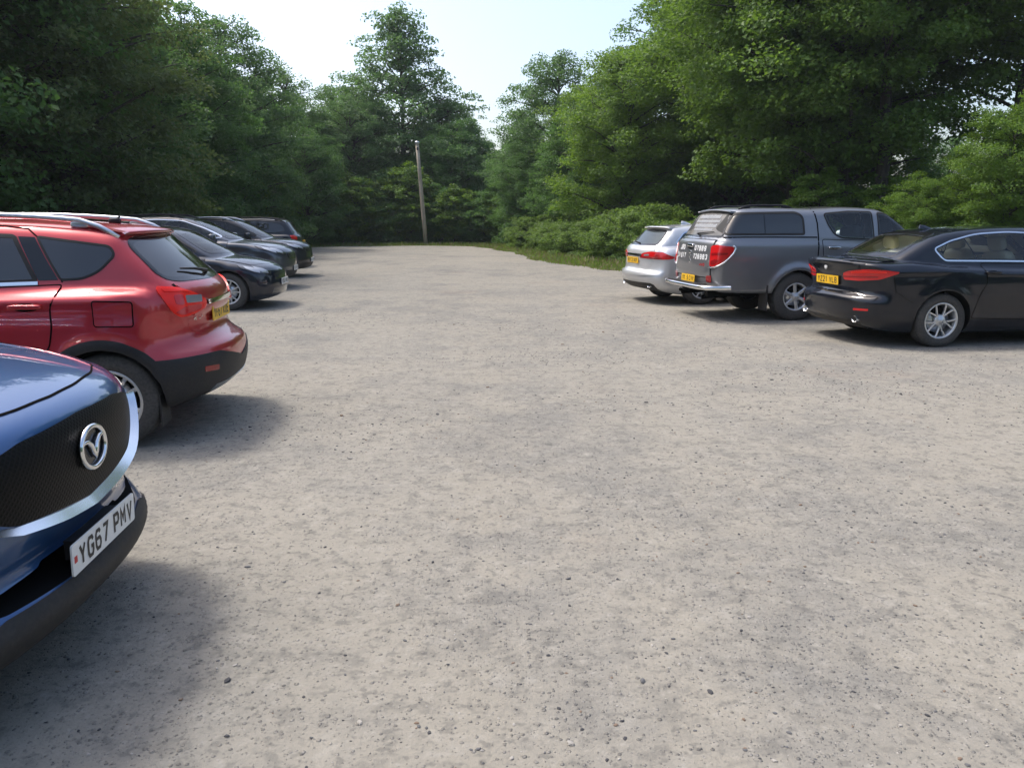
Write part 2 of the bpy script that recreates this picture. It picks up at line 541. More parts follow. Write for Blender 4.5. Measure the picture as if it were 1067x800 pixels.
class Car:
    """helper that hangs parts on one car's Empty"""
    def __init__(s, shape, root, res=.03):
        s.f = shape; s.root = root; s.res = res
        s.c = (shape.L/2, 0, 0)
    def surf(s, mb, poly, proj, off=.003, m=0, thick=.006, res=None, mirror=False):
        uv, F = tri_fill(poly, res or s.res)
        P, ok = project(s.f, uv, proj, s.c)
        g = s.f.grad(P)
        V = P+g*off
        F = [q for q in F if all(ok[i] for i in q)]
        if not F: return
        # orientation
        q = F[0]; fn = np.cross(V[q[1]]-V[q[0]], V[q[2]]-V[q[0]])
        if fn@g[q[0]] < 0: F = [t[::-1] for t in F]
        if mirror:
            V = V*np.array([1,-1,1]); g = g*np.array([1,-1,1]); F = [t[::-1] for t in F]
        mb.add(V, F, m, g)
        # skirt
        ed = {}
        for t in F:
            for i in range(3):
                a, b = t[i], t[(i+1) % 3]
                if (b, a) in ed: ed.pop((b, a))
                else: ed[(a, b)] = 1
        if thick > 0:
            idx = {}; sv = []; sn = []; sf = []
            for (a, b) in ed:
                e = V[b]-V[a]; o = np.cross(e, g[a]); o /= np.linalg.norm(o)+1e-9
                k = len(sv)
                sv += [V[a], V[b], V[b]-g[b]*thick, V[a]-g[a]*thick]; sn += [o]*4
                sf.append((k+1, k, k+3, k+2)[::1])
            mb.add(sv, sf, m, sn)
    def patch(s, name, mk, poly, proj, off=.003, thick=.006, parent=None, both=False, rr=.02, res=None, label=None):
        """one part from one outline; both = also a mirrored twin as its own object"""
        out = []
        for mir in ((False, True) if both else (False,)):
            mb = MB(); s.surf(mb, rnd(poly, rr), proj, off, 0, thick, res, mir)
            if not mb.f: continue
            o = mb.build(name, MATS[mk], parent or s.root)
            out.append(o)
        return out
    def strip(s, mb, line, w, proj, off=.002, m=0, closed=False, mirror=False, ww=None, offA=None):
        """ribbon of width w along a 2D line, laid on the shape"""
        L = np.array(line, float)
        # densify
        pts = []
        n = len(L)
        for i in range(n if closed else n-1):
            a = L[i]; b = L[(i+1) % n]; k = max(1, int(np.linalg.norm(b-a)/.04))
            for j in range(k): pts.append(a+(b-a)*j/k)
        if not closed: pts.append(L[-1])
        P = np.array(pts); n = len(P)
        if closed: T = np.roll(P, -1, 0)-np.roll(P, 1, 0)
        else:
            T = np.gradient(P, axis=0)
        T /= np.linalg.norm(T, axis=1)[:,None]+1e-12
        Nn = np.stack([-T[:,1], T[:,0]], 1)
        wv = np.full(n, w) if ww is None else np.interp(np.linspace(0, 1, n), np.linspace(0, 1, len(ww)), ww)
        A = P+Nn*wv[:,None]/2; B = P-Nn*wv[:,None]/2
        allp = np.vstack([A, B]); Q, ok = project(s.f, allp, proj, s.c); g = s.f.grad(Q); V = Q+g*off
        if offA is not None:      # a bevelled strip: the first edge lies lower than the second
            V[:n] = Q[:n]+g[:n]*offA
            tt = np.vstack([np.gradient(V[:n], axis=0)]*2); ac = np.vstack([V[:n]-V[n:]]*2)
            g2 = np.cross(tt, ac); g2 /= np.linalg.norm(g2, axis=1)[:,None]+1e-9
            g2 *= np.sign((g2*g).sum(1))[:,None]; g = g2
        # edges sink slightly to meet the panel
        C = np.vstack([A+Nn*.002, B-Nn*.002]); Qc, okc = project(s.f, C, proj, s.c); Vc = Qc-s.f.grad(Qc)*.004
        F = []
        for i in range(n if closed else n-1):
            j = (i+1) % n
            if not (ok[i] and ok[j] and ok[i+n] and ok[j+n]): continue
            F += [(i, j, j+n, i+n), (2*n+i, 2*n+j, j, i), (i+n, j+n, 3*n+j, 3*n+i)]
        if not F: return
        AV = np.vstack([V, Vc]); AG = np.vstack([g, g])
        q = F[0]; fn = np.cross(AV[q[1]]-AV[q[0]], AV[q[2]]-AV[q[0]])
        if fn@g[q[0]] < 0: F = [t[::-1] for t in F]
        if mirror:
            AV = AV*np.array([1,-1,1]); AG = AG*np.array([1,-1,1]); F = [t[::-1] for t in F]
        mb.add(AV, F, m, AG)
    def at(s, uv, proj, off=0.):
        P, ok = project(s.f, np.array([uv], float), proj, s.c)
        g = s.f.grad(P)
        return P[0]+g[0]*off, g[0]
    def region(s, name, mk, g, off=.006, parent=None, thick=.008):
        """clip of the base surface where g < 0, as a part of its own"""
        V, F = s.base
        gv = g(V[:,0], V[:,1], V[:,2])
        nV = list(V); cache = {}; out = []
        for q in F:
            w = [gv[i] for i in q]
            if all(a >= 0 for a in w): continue
            if all(a < 0 for a in w): out.append(q); continue
            poly = []
            for i in range(len(q)):
                a, b = q[i], q[(i+1) % len(q)]
                if gv[a] < 0: poly.append(a)
                if (gv[a] < 0) != (gv[b] < 0):
                    k = (min(a, b), max(a, b))
                    if k not in cache:
                        t = gv[a]/(gv[a]-gv[b]); cache[k] = len(nV); nV.append(V[a]+(V[b]-V[a])*t)
                    poly.append(cache[k])
            if len(poly) >= 3: out.append(tuple(poly))
        if not out: return None
        used = sorted({i for q in out for i in q}); mp = {i: k for k, i in enumerate(used)}
        P = np.array([nV[i] for i in used]); gr = s.f.grad(P); out = [tuple(mp[i] for i in q) for q in out]
        mb = MB(); V2 = P+gr*off
        mb.add(V2, out, 0, gr)
        ed = {}
        for t in out:
            for i in range(len(t)):
                a, b = t[i], t[(i+1) % len(t)]
                if (b, a) in ed: ed.pop((b, a))
                else: ed[(a, b)] = 1
        sv = []; sn = []; sf = []
        for (a, b) in ed:
            e = V2[b]-V2[a]; o = np.cross(e, gr[a]); o /= np.linalg.norm(o)+1e-9; k = len(sv)
            sv += [V2[a], V2[b], V2[b]-gr[b]*thick, V2[a]-gr[a]*thick]; sn += [o]*4; sf.append((k, k+3, k+2, k+1))
        mb.add(sv, sf, 0, sn)
        return mb.build(name, MATS[mk], parent or s.root)

# ------------------------------------------------------------------ lettering
GL = {
 'A': [[(0,0),(.5,1),(1,0)],[(.22,.34),(.78,.34)]], 'B': [[(0,0),(0,1),(.8,1),(1,.85),(1,.66),(.8,.53),(.05,.53)],[(.7,.53),(1,.4),(1,.15),(.8,0),(.05,0)]],
 'C': [[(1,.8),(.8,1),(.2,1),(0,.8),(0,.2),(.2,0),(.8,0),(1,.2)]], 'D': [[(0,0),(0,1),(.7,1),(1,.75),(1,.25),(.7,0),(.05,0)]],
 'E': [[(1,1),(0,1),(0,0),(1,0)],[(.1,.52),(.8,.52)]], 'F': [[(1,1),(0,1),(0,0)],[(.1,.52),(.8,.52)]],
 'G': [[(1,.8),(.8,1),(.2,1),(0,.8),(0,.2),(.2,0),(.8,0),(1,.2),(1,.48),(.58,.48)]],
 'H': [[(0,0),(0,1)],[(1,0),(1,1)],[(.1,.52),(.9,.52)]], 'J': [[(1,1),(1,.2),(.8,0),(.2,0),(0,.2)]],
 'K': [[(0,0),(0,1)],[(1,1),(.1,.48),(1,0)]], 'L': [[(0,1),(0,0),(1,0)]], 'M': [[(0,0),(0,1),(.5,.4),(1,1),(1,0)]], 'N': [[(0,0),(0,1),(1,0),(1,1)]],
 'O': [[(.5,1),(.2,1),(0,.8),(0,.2),(.2,0),(.8,0),(1,.2),(1,.8),(.8,1),(.5,1)]], 'P': [[(0,0),(0,1),(.8,1),(1,.85),(1,.6),(.8,.45),(.05,.45)]],
 'R': [[(0,0),(0,1),(.8,1),(1,.85),(1,.62),(.8,.5),(.05,.5)],[(.55,.5),(1,0)]], 'S': [[(1,.82),(.8,1),(.2,1),(0,.82),(0,.66),(.15,.55),(.85,.45),(1,.34),(1,.18),(.8,0),(.2,0),(0,.18)]],
 'T': [[(0,1),(1,1)],[(.5,.97),(.5,0)]], 'U': [[(0,1),(0,.2),(.2,0),(.8,0),(1,.2),(1,1)]], 'V': [[(0,1),(.5,0),(1,1)]], 'W': [[(0,1),(.25,0),(.5,.7),(.75,0),(1,1)]],
 'X': [[(0,0),(1,1)],[(0,1),(1,0)]], 'Y': [[(0,1),(.5,.46),(1,1)],[(.5,.46),(.5,0)]], 'Z': [[(0,1),(1,1),(0,0),(1,0)]],
 '0': [[(.5,1),(.2,1),(0,.8),(0,.2),(.2,0),(.8,0),(1,.2),(1,.8),(.8,1),(.5,1)]], '1': [[(.2,.8),(.55,1),(.55,0)]], '2': [[(0,.78),(.2,1),(.8,1),(1,.8),(1,.6),(0,0),(1,0)]],
 '3': [[(0,.82),(.2,1),(.8,1),(1,.82),(1,.66),(.75,.53),(1,.36),(1,.18),(.8,0),(.2,0),(0,.18)]], '4': [[(.75,0),(.75,1),(0,.28),(1,.28)]],
 '6': [[(.95,.84),(.75,1),(.2,1),(0,.8),(0,.2),(.2,0),(.8,0),(1,.2),(1,.38),(.8,.56),(.12,.56)]], '7': [[(0,1),(1,1),(.35,0)]],
 '8': [[(.5,.53),(.2,.53),(.04,.7),(.04,.84),(.2,1),(.8,1),(.96,.84),(.96,.7),(.8,.53),(.5,.53)],[(.1,.5),(0,.36),(0,.16),(.2,0),(.8,0),(1,.16),(1,.36),(.9,.5)]],
 '9': [[(.88,.44),(.2,.44),(0,.62),(0,.8),(.2,1),(.8,1),(1,.8),(1,.2),(.8,0),(.25,0),(.05,.16)]],
}
def stroke(line, w):
    """mitred strip quads (2D)"""
    P = np.array(line, float); n = len(P); closed = np.allclose(P[0], P[-1]) and n > 3
    A = []; B = []
    for i in range(n):
        if closed and i in (0, n-1): d0 = P[-1]-P[-2]; d1 = P[1]-P[0]
        else:
            d0 = P[i]-P[i-1] if i > 0 else P[1]-P[0]; d1 = P[i+1]-P[i] if i < n-1 else P[-1]-P[-2]
        d0 = d0/np.linalg.norm(d0); d1 = d1/np.linalg.norm(d1)
        n0 = np.array([-d0[1], d0[0]]); n1 = np.array([-d1[1], d1[0]]); mm = n0+n1; L = np.linalg.norm(mm)
        mm = n0 if L < .2 else mm/L; k = min(1/max(mm@n0, .35), 2.2)
        e = np.zeros(2)
        if not closed and i == 0: e = -d1*0
        A.append(P[i]+mm*w/2*k+e); B.append(P[i]-mm*w/2*k+e)
    V = A+B; F = [(i+n, i+1+n, i+1, i) for i in range(n-1)]
    return V, F

def text_strokes(txt, h, cw, gap, sw):
    """list of (verts2d, faces), centred"""
    x = 0; out = []
    for ch in txt:
        if ch == ' ': x += cw*.66+gap*0; continue
        for ln in GL.get(ch, []):
            inner = [(x+sw/2+p[0]*(cw-sw), sw/2+p[1]*(h-sw)) for p in ln]
            out.append(stroke(inner, sw))
        x += cw+gap
    wid = x-gap
    return [([(p[0]-wid/2, p[1]-h/2) for p in V], F) for V, F in out], wid

def number_plate(name, txt, bg, parent, centre, normal, tilt=0., w=.52, h=.111, flag=False, char=(.079,.05,.011,.0135)):
    """plate as a thin rounded slab with raised lettering; normal = horizontal facing direction"""
    n = Vector(normal); n.z = 0; n.normalize(); up = Vector((0,0,1))
    n2 = (n*math.cos(tilt)+up*math.sin(tilt)); u = up.cross(n).normalized(); v = n2.cross(u)
    c = Vector(centre)
    def pt(a, b, d): q = c+u*a+v*b+n2*d; return (q.x, q.y, q.z)
    pl = rnd([(-w/2,-h/2),(w/2,-h/2),(w/2,h/2),(-w/2,h/2)], .012)
    k = len(pl); mb = MB()
    V = [pt(a, b, 0) for a, b in pl]+[pt(a, b, .006) for a, b in pl]
    mb.add(V, [tuple(range(k, 2*k))]+[(i, (i+1) % k, k+(i+1) % k, k+i) for i in range(k)], 0, smooth=False)
    o = mb.build(name, MATS[bg], parent)
    tm = MB(); st, wid = text_strokes(txt, char[0], char[1], char[2], char[3])
    for i, (V, F) in enumerate(st):
        tm.add([pt(a+(.012 if flag else 0), b, .0068+.0003*(i % 3)) for a, b in V], F, 0, smooth=False)
    tm.build('lettering', MATS['ink'], o)
    if flag:
        fm = MB(); fm.add([pt(-w/2+a, b, .0066) for a, b in ((.012,-.012),(.034,-.012),(.034,.012),(.012,.012))], [(0,1,2,3)], 0, smooth=False)
        fm.build('sticker', MATS['ink_red'], o)
    return o

# ------------------------------------------------------------------ wheels
def make_wheel_meshes(R, Rr, width, style, spokes, rim_mat='alloy', twist=0.):
    """three meshes (hub carrier, tyre, rim); the outer face looks along -y, outer face at y=0"""
    w = width
    t = MB()
    sh = R-Rr
    prof = [(Rr-.005, .022), (Rr+.010, .008), (Rr+sh*.35, -.004), (Rr+sh*.62, .0), (R-.018, .012), (R-.006, .024), (R, .042)]
    nb = 5
    for i in range(nb):   # tread grooves
        a = .042+(w-.084)*(i+.5)/nb
        prof += [(R, a-.010), (R-.006, a-.006), (R-.006, a+.006), (R, a+.010)] if i < nb else []
    prof += [(R, w-.042), (R-.006, w-.024), (R-.018, w-.012), (Rr+sh*.5, w), (Rr-.005, w-.022)]
    lathe_y(t, prof, 56)
    tyre = t
    r = MB()
    lip = .012
    lathe_y(r, [(Rr-.03, .10), (Rr-.022, .03), (Rr-.016, .016), (Rr+.002, .010), (Rr+.006, .018), (Rr+.002, .026)], 56)     # outer lip
    lathe_y(r, [(Rr-.03, w-.02), (Rr-.03, .06)], 48)                                        # barrel
    hub = .062
    for k in range(spokes):
        a0 = 2*math.pi*k/spokes
        arms = [0.] if style == 'single' else [-.5, .5]
        for s_ in arms:
            sp = 2*math.pi/spokes
            if style == 'single': ai = a0; ao = a0+twist; wi, wo = .040*2.4/spokes*3, .046*2.4/spokes*3
            elif style == 'v': ai = a0+s_*.10*sp; ao = a0+s_*.50*sp; wi, wo = .020, .022
            else: ai = a0+s_*.26*sp; ao = a0+s_*.40*sp; wi, wo = .022, .026
            sec = []
            for rr_, aa, ww, yy, dd in ((hub*.8, ai, wi, .030, .03), (Rr*.5, (ai*.6+ao*.4), (wi+wo)/2, .024, .026), (Rr*.82, (ai*.15+ao*.85), wo, .018, .024), (Rr-.012, ao, wo*1.25, .020, .03)):
                ca, sa = math.cos(aa), math.sin(aa)
                for (tt, y2) in ((-ww/2, yy+.006), (-ww*.32, yy), (ww*.32, yy), (ww/2, yy+.006), (ww*.4, yy+dd), (-ww*.4, yy+dd)):
                    sec.append((rr_*ca-tt*sa, y2, rr_*sa+tt*ca))
            f = []
            for j in range(3):
                for q in range(6):
                    f.append((j*6+q, j*6+(q+1) % 6, (j+1)*6+(q+1) % 6, (j+1)*6+q))
            r.add(sec, f, 0, smooth=False)
    lathe_y(r, [(.001, .016), (.028, .017), (.031, .022), (.055, .026), (hub+.012, .034), (hub+.016, .07)], 24)
    for k in range(5):
        a = 2*math.pi*(k+.5)/5
        lathe_y(r, [(.001, .024), (.008, .024), (.009, .04)], 8, 0, (.045*math.cos(a), 0, .045*math.sin(a)))
    h = MB()
    lathe_y(h, [(.001, .085), (Rr*.68, .085), (Rr*.68, .11), (Rr*.4, .115)], 32, 1)     # brake disc
    lathe_y(h, [(.001, w-.03), (Rr-.03, w-.03)], 32, 0)                                   # inner dark backing
    sq(h, (-Rr*.5, .09, 0), (.10, .06, .20), .5, 0)
    return h, tyre, r

def add_wheels(root, xs, R, Rr, width, track_out, style, spokes, rim_mat='alloy', twist=0., seed=0):
    rng = random.Random(seed)
    h, t, r = make_wheel_meshes(R, Rr, width, style, spokes, rim_mat, twist)
    protos = None
    for x in xs:
        for side in (-1, 1):
            ang = rng.uniform(0, 6.28)
            if protos is None:
                w = h.build('wheel', [MATS['arch_liner'], MATS['satin_silver']], root)
                ty = t.build('tyre', MATS['tyre'], w); ri = r.build('rim', MATS[rim_mat], w)
                protos = (w, ty, ri)
            else:
                w = protos[0].copy(); link(w, root)
                for q in protos[1:]:
                    c = q.copy(); link(c, w)
            w.location = (x, side*track_out, R-.004)
            w.rotation_euler = (0, ang, 0) if side < 0 else (0, ang, math.pi)

# ------------------------------------------------------------------ generic car assembly
def build_car(c, root, nst=120, nang=104, ncap=18, res=.03):
    f = Shape(c)
    K = Car(f, root, res)
    z0 = c.get('spine', .62)
    V, F = radial(f, (.62, 0, z0), (c['L']-.62, 0, z0), nst, nang, ncap)
    K.base = (V, F)
    MATS.setdefault('none', MATS['gap'])
    mats = [MATS[c['paint']], MATS['arch_liner'], MATS[c.get('lining', 'dark_interior')]]
    o = raw_obj('body', V, F, mats); fix_out(o)
    me0 = o.data
    for i, p in enumerate(me0.polygons):
        if i == 0:
            q = p.vertices; K.flip = tuple(q) != F[0]
    if K.flip: K.base = (V, [t[::-1] for t in F])
    for wx, wr_ in c['wheels']:
        for s in (-1, 1):
            Ra = f.Ra
            def fine(me, wx=wx, wr_=wr_, s=s):
                # nothing may be left of the cutter outside, nor of the side wall inside the arch
                for v in me.vertices:
                    if s*v.co.y > f.hw+.12: return False
                    if s*v.co.y > f.hw-.2 and math.hypot(v.co.x-wx, v.co.z-wr_) < Ra-.05: return False
                return True
            for n, ph in ((48, .0), (47, .013), (53, .037), (44, .021), (59, .05)):
                ring = [(wx+Ra*math.cos(2*math.pi*k/n+ph), wr_+Ra*math.sin(2*math.pi*k/n+ph)) for k in range(n)]
                lo, hi = (f.hw-.30+ph*.1, f.hw+.2) if s > 0 else (-f.hw-.2, -f.hw+.30-ph*.1)
                if boolean(o, prism(ring, 'y', lo, hi, [mats[1]]), check=fine): break
            else: print('ARCH CUT FAILED', root.name, wx, s)
    for cut in c.get('cuts', []):
        boolean(o, prism(rnd(cut[0], .02), cut[1], cut[2], cut[3], [mats[1]]))
    if c.get('open'):
        fl = c.get('floor', .55)
        def cav(p):
            return smax(f.cab(p[:,0], p[:,1], p[:,2])+.05, fl-p[:,2], .05)
        xa, xb = c['cavity']
        CV, CF = radial(cav, (xa, 0, c.get('cavz', 1.05)), (xb, 0, c.get('cavz', 1.05)), 40, 48, 10)
        cc = raw_obj('cut', CV, CF, [mats[2]]); fix_out(cc)
        boolean(o, cc)
        for poly, ax, lo, hi in c['open']:
            boolean(o, prism(rnd(poly, .03), ax, lo, hi, [mats[1]]))
    # shade by the exact gradient of the shape
    me = o.data
    nl = len(me.loops); vi = np.zeros(nl, 'i'); me.loops.foreach_get('vertex_index', vi)
    co = np.zeros(len(me.vertices)*3); me.vertices.foreach_get('co', co); co = co.reshape(-1, 3)
    g = f.grad(co); d = np.abs(f(co))
    ln = g[vi].copy()
    for p in me.polygons:
        ok = p.material_index == 0 and all(d[v] < .004 for v in p.vertices)
        if not ok:
            ln[p.loop_start:p.loop_start+p.loop_total] = p.normal
    me.polygons.foreach_set('use_smooth', [True]*len(me.polygons))
    me.normals_split_custom_set([tuple(v) for v in ln])
    o.parent = root
    o.name = 'body'
    K.body = o
    return K

def seats(root, mk, rows, hw=.52, z=.42):
    """rows = list of x for each row of two seats"""
    for x in rows:
        for y in (-.37, .37):
            mb = MB()
            sq(mb, (x+.22, y, z), (.52, .50, .22), .35)
            R = Matrix.Rotation(rad(-14), 3, 'Y')
            sq(mb, (x-.06, y, z+.36), (.17, .48, .62), .4, R=R)
            sq(mb, (x-.16, y, z+.76), (.10, .27, .19), .5, R=R)
            tube(mb, [(x-.13, y-.06, z+.6), (x-.15, y-.06, z+.72)], .008); tube(mb, [(x-.13, y+.06, z+.6), (x-.15, y+.06, z+.72)], .008)
            mb.build('seat', MATS[mk], root)

def dash(root, x, z, hw, yr, mk='dark_interior'):
    mb = MB()
    sq(mb, (x, 0, z), (.55, hw*1.85, .22), .4)
    mb.build('dashboard', MATS[mk], root)
    w = MB()
    pts = []
    for k in range(24):
        a = 2*math.pi*k/24
        q = Matrix.Rotation(rad(-25), 3, 'Y') @ Vector((0, .18*math.cos(a), .18*math.sin(a)))
        pts.append((x-.42+q.x, yr+q.y, z+.02+q.z))
    tube(w, pts, .015, closed=True)
    tube(w, [(x-.2, yr, z-.05), (x-.42, yr, z+.02)], .02)
    tube(w, [pts[0], pts[12]], .012)
    w.build('steering_wheel', MATS['dark_interior'], root)

def door_lines(K, polys, paint, handle=None, hmat=None, gapw=.009, both=True):
    """doors as raised panels with a dark gap round them"""
    out = []
    for i, poly in enumerate(polys):
        rp = rnd(poly, .04)
        for mir in ((False, True) if both else (False,)):
            mb = MB()
            K.surf(mb, rp, 'R', .0022, 0, .004, None, mir)
            K.strip(mb, rp, gapw, 'R', .0032, 1, True, mir)
            o = mb.build('door', [MATS[paint], MATS['gap']], K.root)
            out.append(o)
            if handle:
                hx, hz = handle[i]
                P, g = K.at((hx, hz), 'R', .0)
                hb = MB()
                sg = -1 if not mir else 1
                y = P[1]*(1 if not mir else -1)
                sq(hb, (hx, y+sg*.022, hz), (.21, .026, .030), .45)
                sq(hb, (hx+.085, y+sg*.008, hz), (.03, .03, .022), .6); sq(hb, (hx-.085, y+sg*.008, hz), (.03, .03, .022), .6)
                sq(hb, (hx, y+sg*.001, hz-.005), (.15, .012, .055), .8, 1)
                hb.build('handle', [MATS[hmat or paint], MATS['gap']], o)
    return out

def mirrors(K, x, z, y, paint, size=(.13, .24, .15)):
    for s in (-1, 1):
        mb = MB()
        sq(mb, (x, s*(y+.11), z), size, .55, 0)
        tube(mb, [(x+.03, s*(y-.06), z-.06), (x+.01, s*(y+.02), z-.05), (x, s*(y+.08), z-.03)], [.035, .03, .028], 1)
        o = mb.build('wing_mirror', [MATS[paint], MATS['black_plastic']], K.root)
        g = MB()
        n = 20
        pts = [(x-size[0]/2-.001, s*(y+.11)+size[1]*.43*math.cos(2*math.pi*k/n), z+size[2]*.40*math.sin(2*math.pi*k/n)) for k in range(n)]
        g.add(pts, [tuple(range(n))], 0, smooth=False)
        g.build('mirror_glass', MATS['chrome'], o)

def side_glass(K, poly, mk, trim='rubber_seal', tw=.02, name='window', both=True, divs=(), trimoff=.006, rr=.03, off=.003):
    for mir in ((False, True) if both else (False,)):
        mb = MB(); rp = rnd(poly, rr)
        K.surf(mb, rp, 'R', off, 0, .004, None, mir)
        o = mb.build(name, MATS[mk], K.root)
        fb = MB()
        K.strip(fb, rp, tw, 'R', trimoff, 0, True, mir)
        fb.build('window_trim', MATS[trim], o)
        for d in divs:
            db = MB(); K.strip(db, d[0], d[1], 'R', trimoff-.001, 0, False, mir); db.build('pillar', MATS['gloss_black'], o)
# ================================================================== CARS
M('paint_red', (.44,.020,.028), rough=.36, metal=.45, coat=1., dirt=.03)
M('paint_blue', (.020,.080,.225), rough=.33, metal=.5, spec=.3, coat=1., dirt=.03)
M('paint_black', (.0045,.0065,.0125), rough=.4, spec=.08, coat=1., dirt=.012)
M('paint_navy', (.006,.0095,.020), rough=.4, spec=.08, coat=1., dirt=.015)
M('paint_graphite', (.205,.212,.228), rough=.38, metal=.6, coat=1., dirt=.06)
M('paint_gunmetal', (.060,.066,.080), rough=.36, metal=.5, coat=1., dirt=.04)
M('paint_silver', (.60,.61,.62), rough=.36, metal=.45, coat=1., dirt=.06)
M('paint_coal', (.012,.014,.020), rough=.4, metal=.1, spec=.1, coat=1., dirt=.02)

def inset(poly, d):
    P = np.array([p[:2] for p in poly], float); n = len(P)
    A = sum(P[i-1][0]*P[i][1]-P[i][0]*P[i-1][1] for i in range(n))
    s = 1 if A > 0 else -1; out = []
    for i in range(n):
        a, p, b = P[i-1], P[i], P[(i+1) % n]
        d0 = (p-a)/np.linalg.norm(p-a); d1 = (b-p)/np.linalg.norm(b-p)
        n0 = s*np.array([-d0[1], d0[0]]); n1 = s*np.array([-d1[1], d1[0]])
        m = n0+n1; m /= np.linalg.norm(m); out.append(tuple(p+m*d/max(m@n0, .4)))
    return out

def patch3(K, name, mk, pts, az, **kw):
    """outline given as points (x, y, z), seen from azimuth az"""
    u, v, d = frame(az); c = np.array(K.c, float); c[2] = 0
    uv = [((np.array(p[:3])-c)@u, p[2]) for p in pts]
    return K.patch(name, mk, uv, az, **kw)
def strip3(K, mb, pts, w, az, **kw):
    u, v, d = frame(az); c = np.array(K.c, float); c[2] = 0
    K.strip(mb, [((np.array(p[:3])-c)@u, p[2]) for p in pts], w, az, **kw)

def glass_end(K, name, half, proj, mk, trim='gloss_black', tw=.05, off=.003):
    mb = MB(); rp = rnd(sym(half), .05)
    K.surf(mb, rp, proj, off, 0, .004)
    o = mb.build(name, MATS[mk], K.root)
    fb = MB(); K.strip(fb, rp, tw, proj, off+.002, 0, True)
    fb.build('window_trim', MATS[trim], o)
    return o

def strip_obj(K, name, mk, line, w, proj, off=.003, parent=None, both=False, closed=False, ww=None, offA=None):
    for mir in ((False, True) if both else (False,)):
        mb = MB(); K.strip(mb, line, w, proj, off, 0, closed, mir, ww, offA)
        if mb.f: mb.build(name, MATS[mk], parent or K.root)

def gap_lines(K, lines, proj='R', w=.008, both=True, name='panel_gap'):
    for mir in ((False, True) if both else (False,)):
        mb = MB()
        for ln in lines: K.strip(mb, ln, w, proj, .0012, 0, False, mir)
        if mb.f: mb.build(name, MATS['gap'], K.root)

def wiper(K, a, b, proj, lift=.02):
    mb = MB()
    P, g = K.at(a, proj, lift); Q, h = K.at(b, proj, lift*.7)
    m = (P+Q)/2
    tube(mb, [tuple(P-g*lift*1.2), tuple(P), tuple(m+g*.008), tuple(Q)], [.016, .014, .010, .006], n=6)
    mb.build('wiper', MATS['black_plastic'], K.root)

def fin(K, x, paint, z=None):
    P, g = K.at((x, 0.), 'T')
    mb = MB()
    v = []; f = []
    prof = [(-.10, .0, .034), (-.085, .055, .010), (-.03, .05, .014), (.06, .018, .018), (.11, .0, .012)]
    for a, h, w in prof:
        v += [(x+a, -w, P[2]+.001), (x+a, -w*.35, P[2]+.002+h), (x+a, w*.35, P[2]+.002+h), (x+a, w, P[2]+.001)]
    for i in range(len(prof)-1):
        for k in range(3): f.append((i*4+k, i*4+k+1, i*4+k+5, i*4+k+4))
    f += [(0,1,2,3), (19,18,17,16)]
    mb.add(v, f, 0)
    mb.build('roof_aerial', MATS[paint], K.root)

def rails(K, x0, x1, y, mk='satin_silver', h=.05, r=.017, posts=True):
    for s in (-1, 1):
        mb = MB(); pts = []
        n = 14
        for i in range(n+1):
            x = x0+(x1-x0)*i/n
            P, g = K.at((x, y), 'T')
            e = min(i, n-i)/2.
            hh = h*min(1, e)+(-.006 if i in (0, n) else 0)
            pts.append((x, s*y, P[2]+hh))
        tube(mb, pts, r, n=8)
        if posts:
            for i in (2, n-2):
                P, g = K.at((pts[i][0], y), 'T')
                sq(mb, (pts[i][0], s*y, P[2]+h/2-.004), (.12, .03, h), .6)
        mb.build('roof_rail', MATS[mk], K.root)

def exhaust(K, c, r=.045, rx=None, mk='chrome'):
    P, g = K.at((c[1], c[2]), 'B')
    c = (P[0]-.022, c[1], c[2])
    mb = MB(); n = 24; rx = rx or r
    prof = [(1., .0), (1., .14), (.82, .14), (.80, .002), (1., .0)]
    v = []
    for k, x in prof:
        for i in range(n):
            a = 2*math.pi*i/n; v.append((c[0]+x, c[1]+rx*k*math.cos(a), c[2]+r*k*math.sin(a)))
    f = [(i*n+k, i*n+(k+1) % n, (i+1)*n+(k+1) % n, (i+1)*n+k) for i in range(4) for k in range(n)]
    mb.add(v, f, 0)
    mb.add([(c[0]+.13, c[1]+rx*.81*math.cos(2*math.pi*i/n), c[2]+r*.81*math.sin(2*math.pi*i/n)) for i in range(n)], [tuple(range(n))], 1)
    mb.build('exhaust_pipe', [MATS[mk], MATS['gap']], K.root)

def lamp_detail(K, parent, name, mk, pts, az, mirror, off=.008):
    u, v, d = frame(az); c = np.array(K.c, float); c[2] = 0
    uv = [((np.array(p[:3])-c)@u, p[2]) for p in pts]
    mb = MB(); K.surf(mb, rnd(uv, .015), az, off, 0, .006, .02, mirror)
    if mb.f: mb.build(name, MATS[mk], parent)

def arch_cladding(K, mk, width=.065, zlow=.28, off=.010):
    f = K.f
    for wx, wz in f.wheels:
        for s in (-1, 1):
            def g(x, y, z, wx=wx, wz=wz, s=s):
                r = np.hypot(x-wx, z-wz)
                return np.maximum.reduce([r-(f.Ra+width), (f.Ra-.004)-r, zlow-z, .35-s*y])
            K.region('arch_cladding', mk, g, off)

def car_root(name, label, cat, P, th, xw, yoff, group=None):
    """P = ground point under the outer face of a wheel, xw its place along the car, yoff its side"""
    t = rad(th); h = np.array([math.cos(t), math.sin(t)]); n = np.array([-h[1], h[0]])
    o = np.array(P[:2])-xw*h-yoff*n
    r = empty(name, (o[0], o[1], 0), t)
    tag(r, label, cat, group)
    return r

